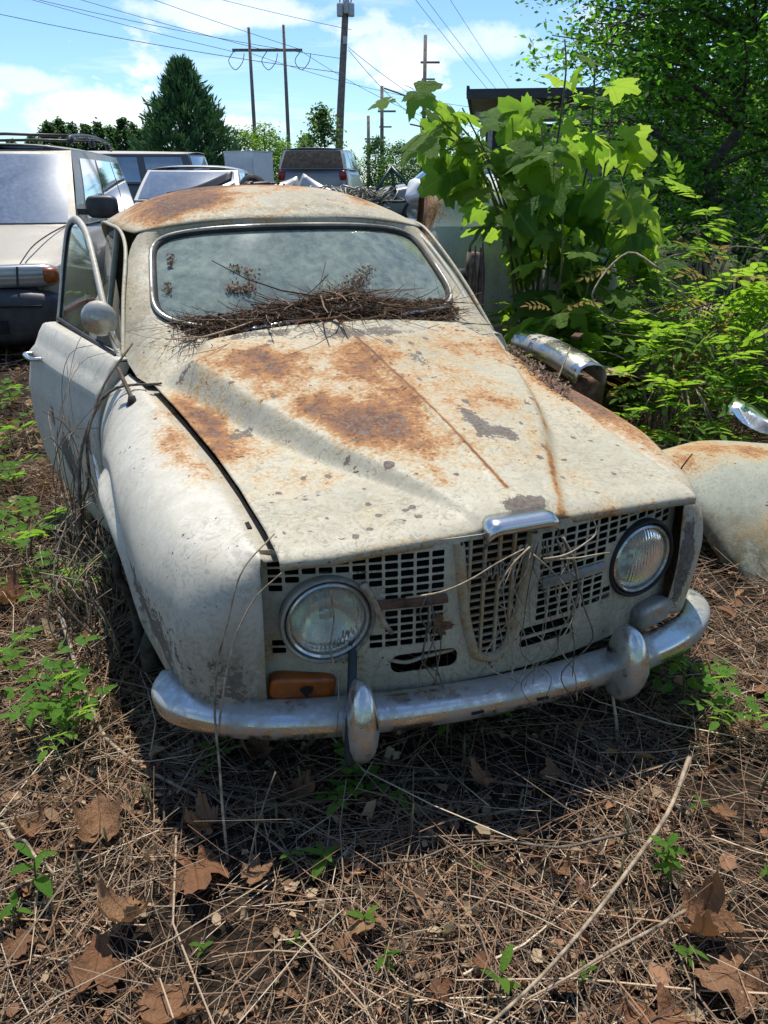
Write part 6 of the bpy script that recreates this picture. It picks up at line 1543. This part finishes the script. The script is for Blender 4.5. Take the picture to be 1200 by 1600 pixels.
# ------------------------------------------------------------------ vine bushes at right: every frond a part
def bush(cx, cy, rx, ry, h, n, lab, size=.30, yellow=.04, z0=.05, front=True):
    e = empty('vine_bush', (cx, cy, 0), 0, lab, 'shrub', 'vine bushes right of the car'); mb = MB()
    for k in range(26):
        a = random.uniform(0, 6.28); r_ = random.uniform(.3, 1); mb.tube(cr([(0.3 * rx * math.cos(a + 1), .3 * ry * math.sin(a + 1), 0), (rx * .5 * r_ * math.cos(a), ry * .5 * r_ * math.sin(a), h * .7), (rx * r_ * math.cos(a), ry * r_ * math.sin(a), h * (1 - .6 * r_))], 8), random.uniform(.003, .009), 5)
    obj('stems', mb.me('stems', random.choice(('vine', 'vine_pale')), True), e)
    for k in range(n):
        a = random.uniform(-math.pi, math.pi)
        if front and random.random() < .65: a = -math.pi / 2 + random.gauss(0, .9)
        r_ = random.random()**.5 * .98; zz = z0 + h * math.sqrt(max(0, 1 - r_ * r_)) * random.uniform(.45, 1.05)
        p = Vector((rx * r_ * math.cos(a), ry * r_ * math.sin(a), zz)); d = Vector((math.cos(a) + random.gauss(0, .5), math.sin(a) * 1.0 + random.gauss(0, .4) - .15, random.uniform(.0, .9)))
        place('frond', random.choice(FRY if random.random() < yellow else FR), e, p, d, (random.gauss(0, .2), random.gauss(0, .2), 1), size * random.uniform(.6, 1.2))
bush(1.30, 4.6, .55, .6, .80, 115, 'green vine bush right of the sycamore sapling', .28, .06)
bush(1.85, 4.3, .7, .7, .95, 150, 'tall vine bush with yellowing leaves at right', .30, .12)
bush(1.45, 3.75, .38, .38, .60, 75, 'bright vine bush just behind the lying body panel', .27, .05)
bush(2.35, 4.2, .7, .7, 1.05, 100, 'vine bush at the right edge of the yard', .32, .06)
bush(1.02, 4.3, .35, .35, .62, 65, 'low vine bush behind the chrome bumper section', .22, .08)
bush(2.4, 5.6, 1.0, .8, 1.25, 90, 'shaded vine bush below the slender trees', .36, .03)
bush(1.5, 5.7, .7, .5, 1.05, 60, 'shaded vine bush behind the pale blue hulk', .34, .02)
bush(.62, 3.85, .25, .3, .42, 35, 'small green bush at the foot of the broken post', .17, .05)
bush(3.2, 5.0, .9, .9, 1.2, 60, 'vine bush outside the right edge', .36, .04)
for x, y, z, d, s, lb in ((.84, 3.9, .74, (-1, -.3, .4), .16, 'orange dying vine leaf left of the bush'), (.88, 3.9, .74, (.9, -.4, .4), .18, 'orange dying vine leaf beside the chrome bumper section'), (1.53, 3.8, .90, (-.7, -.6, .3), .24, 'yellow orange vine leaf high on the right bush'), (1.62, 3.8, .90, (.6, -.6, .1), .24, 'drooping yellow vine leaf high on the right bush'), (1.15, 4.0, .92, (-.8, -.3, .0), .2, 'golden vine leaf on top of the bush')):
    o = obj('vine_leaf', FRY[0], None, (x, y, z), None, lb, 'leaf', 'yellowing vine leaves'); o.matrix_world = Matrix.Translation((x, y, z)) @ basis(d, (0, -.4, 1)) @ Matrix.Scale(s, 4)
for k in range(46):
    x, y = random.uniform(.75, 2.2), random.uniform(3.1, 4.5); z = random.uniform(.12, .95 if x > 1.3 else .4)
    pts = [(x, y, z), (x + random.uniform(-.3, .3), y + random.uniform(-.15, .15), z + random.uniform(-.1, .2)), (x + random.uniform(-.5, .5), y + random.uniform(-.2, .2), z + random.uniform(-.25, .15)), (x + random.uniform(-.6, .6), y + random.uniform(-.3, .3), max(.03, z - random.uniform(.1, .5)))]
    stick('bush_vine', pts, random.uniform(.002, .006), random.choice(('vine', 'vine_pale', 'vine')), 'bare dry vine stem tangled in the bushes at right', 'vine', 'dry vines in the right bushes', 20, .006)
stick('leaning_stick', [(.62, 3.1, .30), (.72, 3.25, .48), (.82, 3.4, .66)], .006, 'vine_pale', 'thin stick leaning over the chrome bumper section', 'stick', None, 10, .001)
stick('leaning_stick', [(.86, 2.55, .02), (.84, 2.6, .14), (.80, 2.7, .28)], .007, 'vine_pale', 'pale stick standing by the lying body panel', 'stick', None, 10, .001)
stick('leaning_stick', [(1.02, 2.55, .20), (1.03, 2.53, .36), (1.06, 2.52, .46)], .004, 'bark', 'dark twig standing on the lying body panel', 'stick', None, 10, .003)
# wood edge behind the photographer (seen in the chrome and the glass)
def back_tree(x, y, H, Rr, lab):
    e = empty('yard_tree', (x, y, 0), 0, lab, 'tree', 'trees behind the photographer'); obj('trunk', MB().tube([(0, 0, -.2), (.1, 0, H * .5), (0, 0, H * .9)], [.14, .10, .03], 8).me('trunk', 'bark', True), e)
    c = []
    for k in range(150):
        f = random.random(); a = random.uniform(0, 6.28); rr = Rr * math.sin(math.pi * min(1, .12 + .86 * f))**.6 * random.uniform(.3, 1.0); c.append((math.cos(a) * rr, math.sin(a) * rr, H * (.08 + .92 * f)))
    T = leafcloud(c, 22, .32, .20, GP, asp=.6, flat=.8); obj('crown', fastmesh('crown', T[0], T[1], 'crown', {'tint': T[2]}), e)
for i, (a, d, H) in enumerate(((118, 6.5, 5.5), (140, 7.5, 6.5), (160, 6.5, 6.0), (180, 8.0, 7.0), (200, 7.0, 6.0), (222, 8.0, 6.5), (245, 7.5, 5.5))):
    back_tree(d * 1.7 * math.sin(R(a)), d * 1.7 * math.cos(R(a)), H * .8, 3.0, f'tree behind the photographer, {fl[i]} of seven from the right')
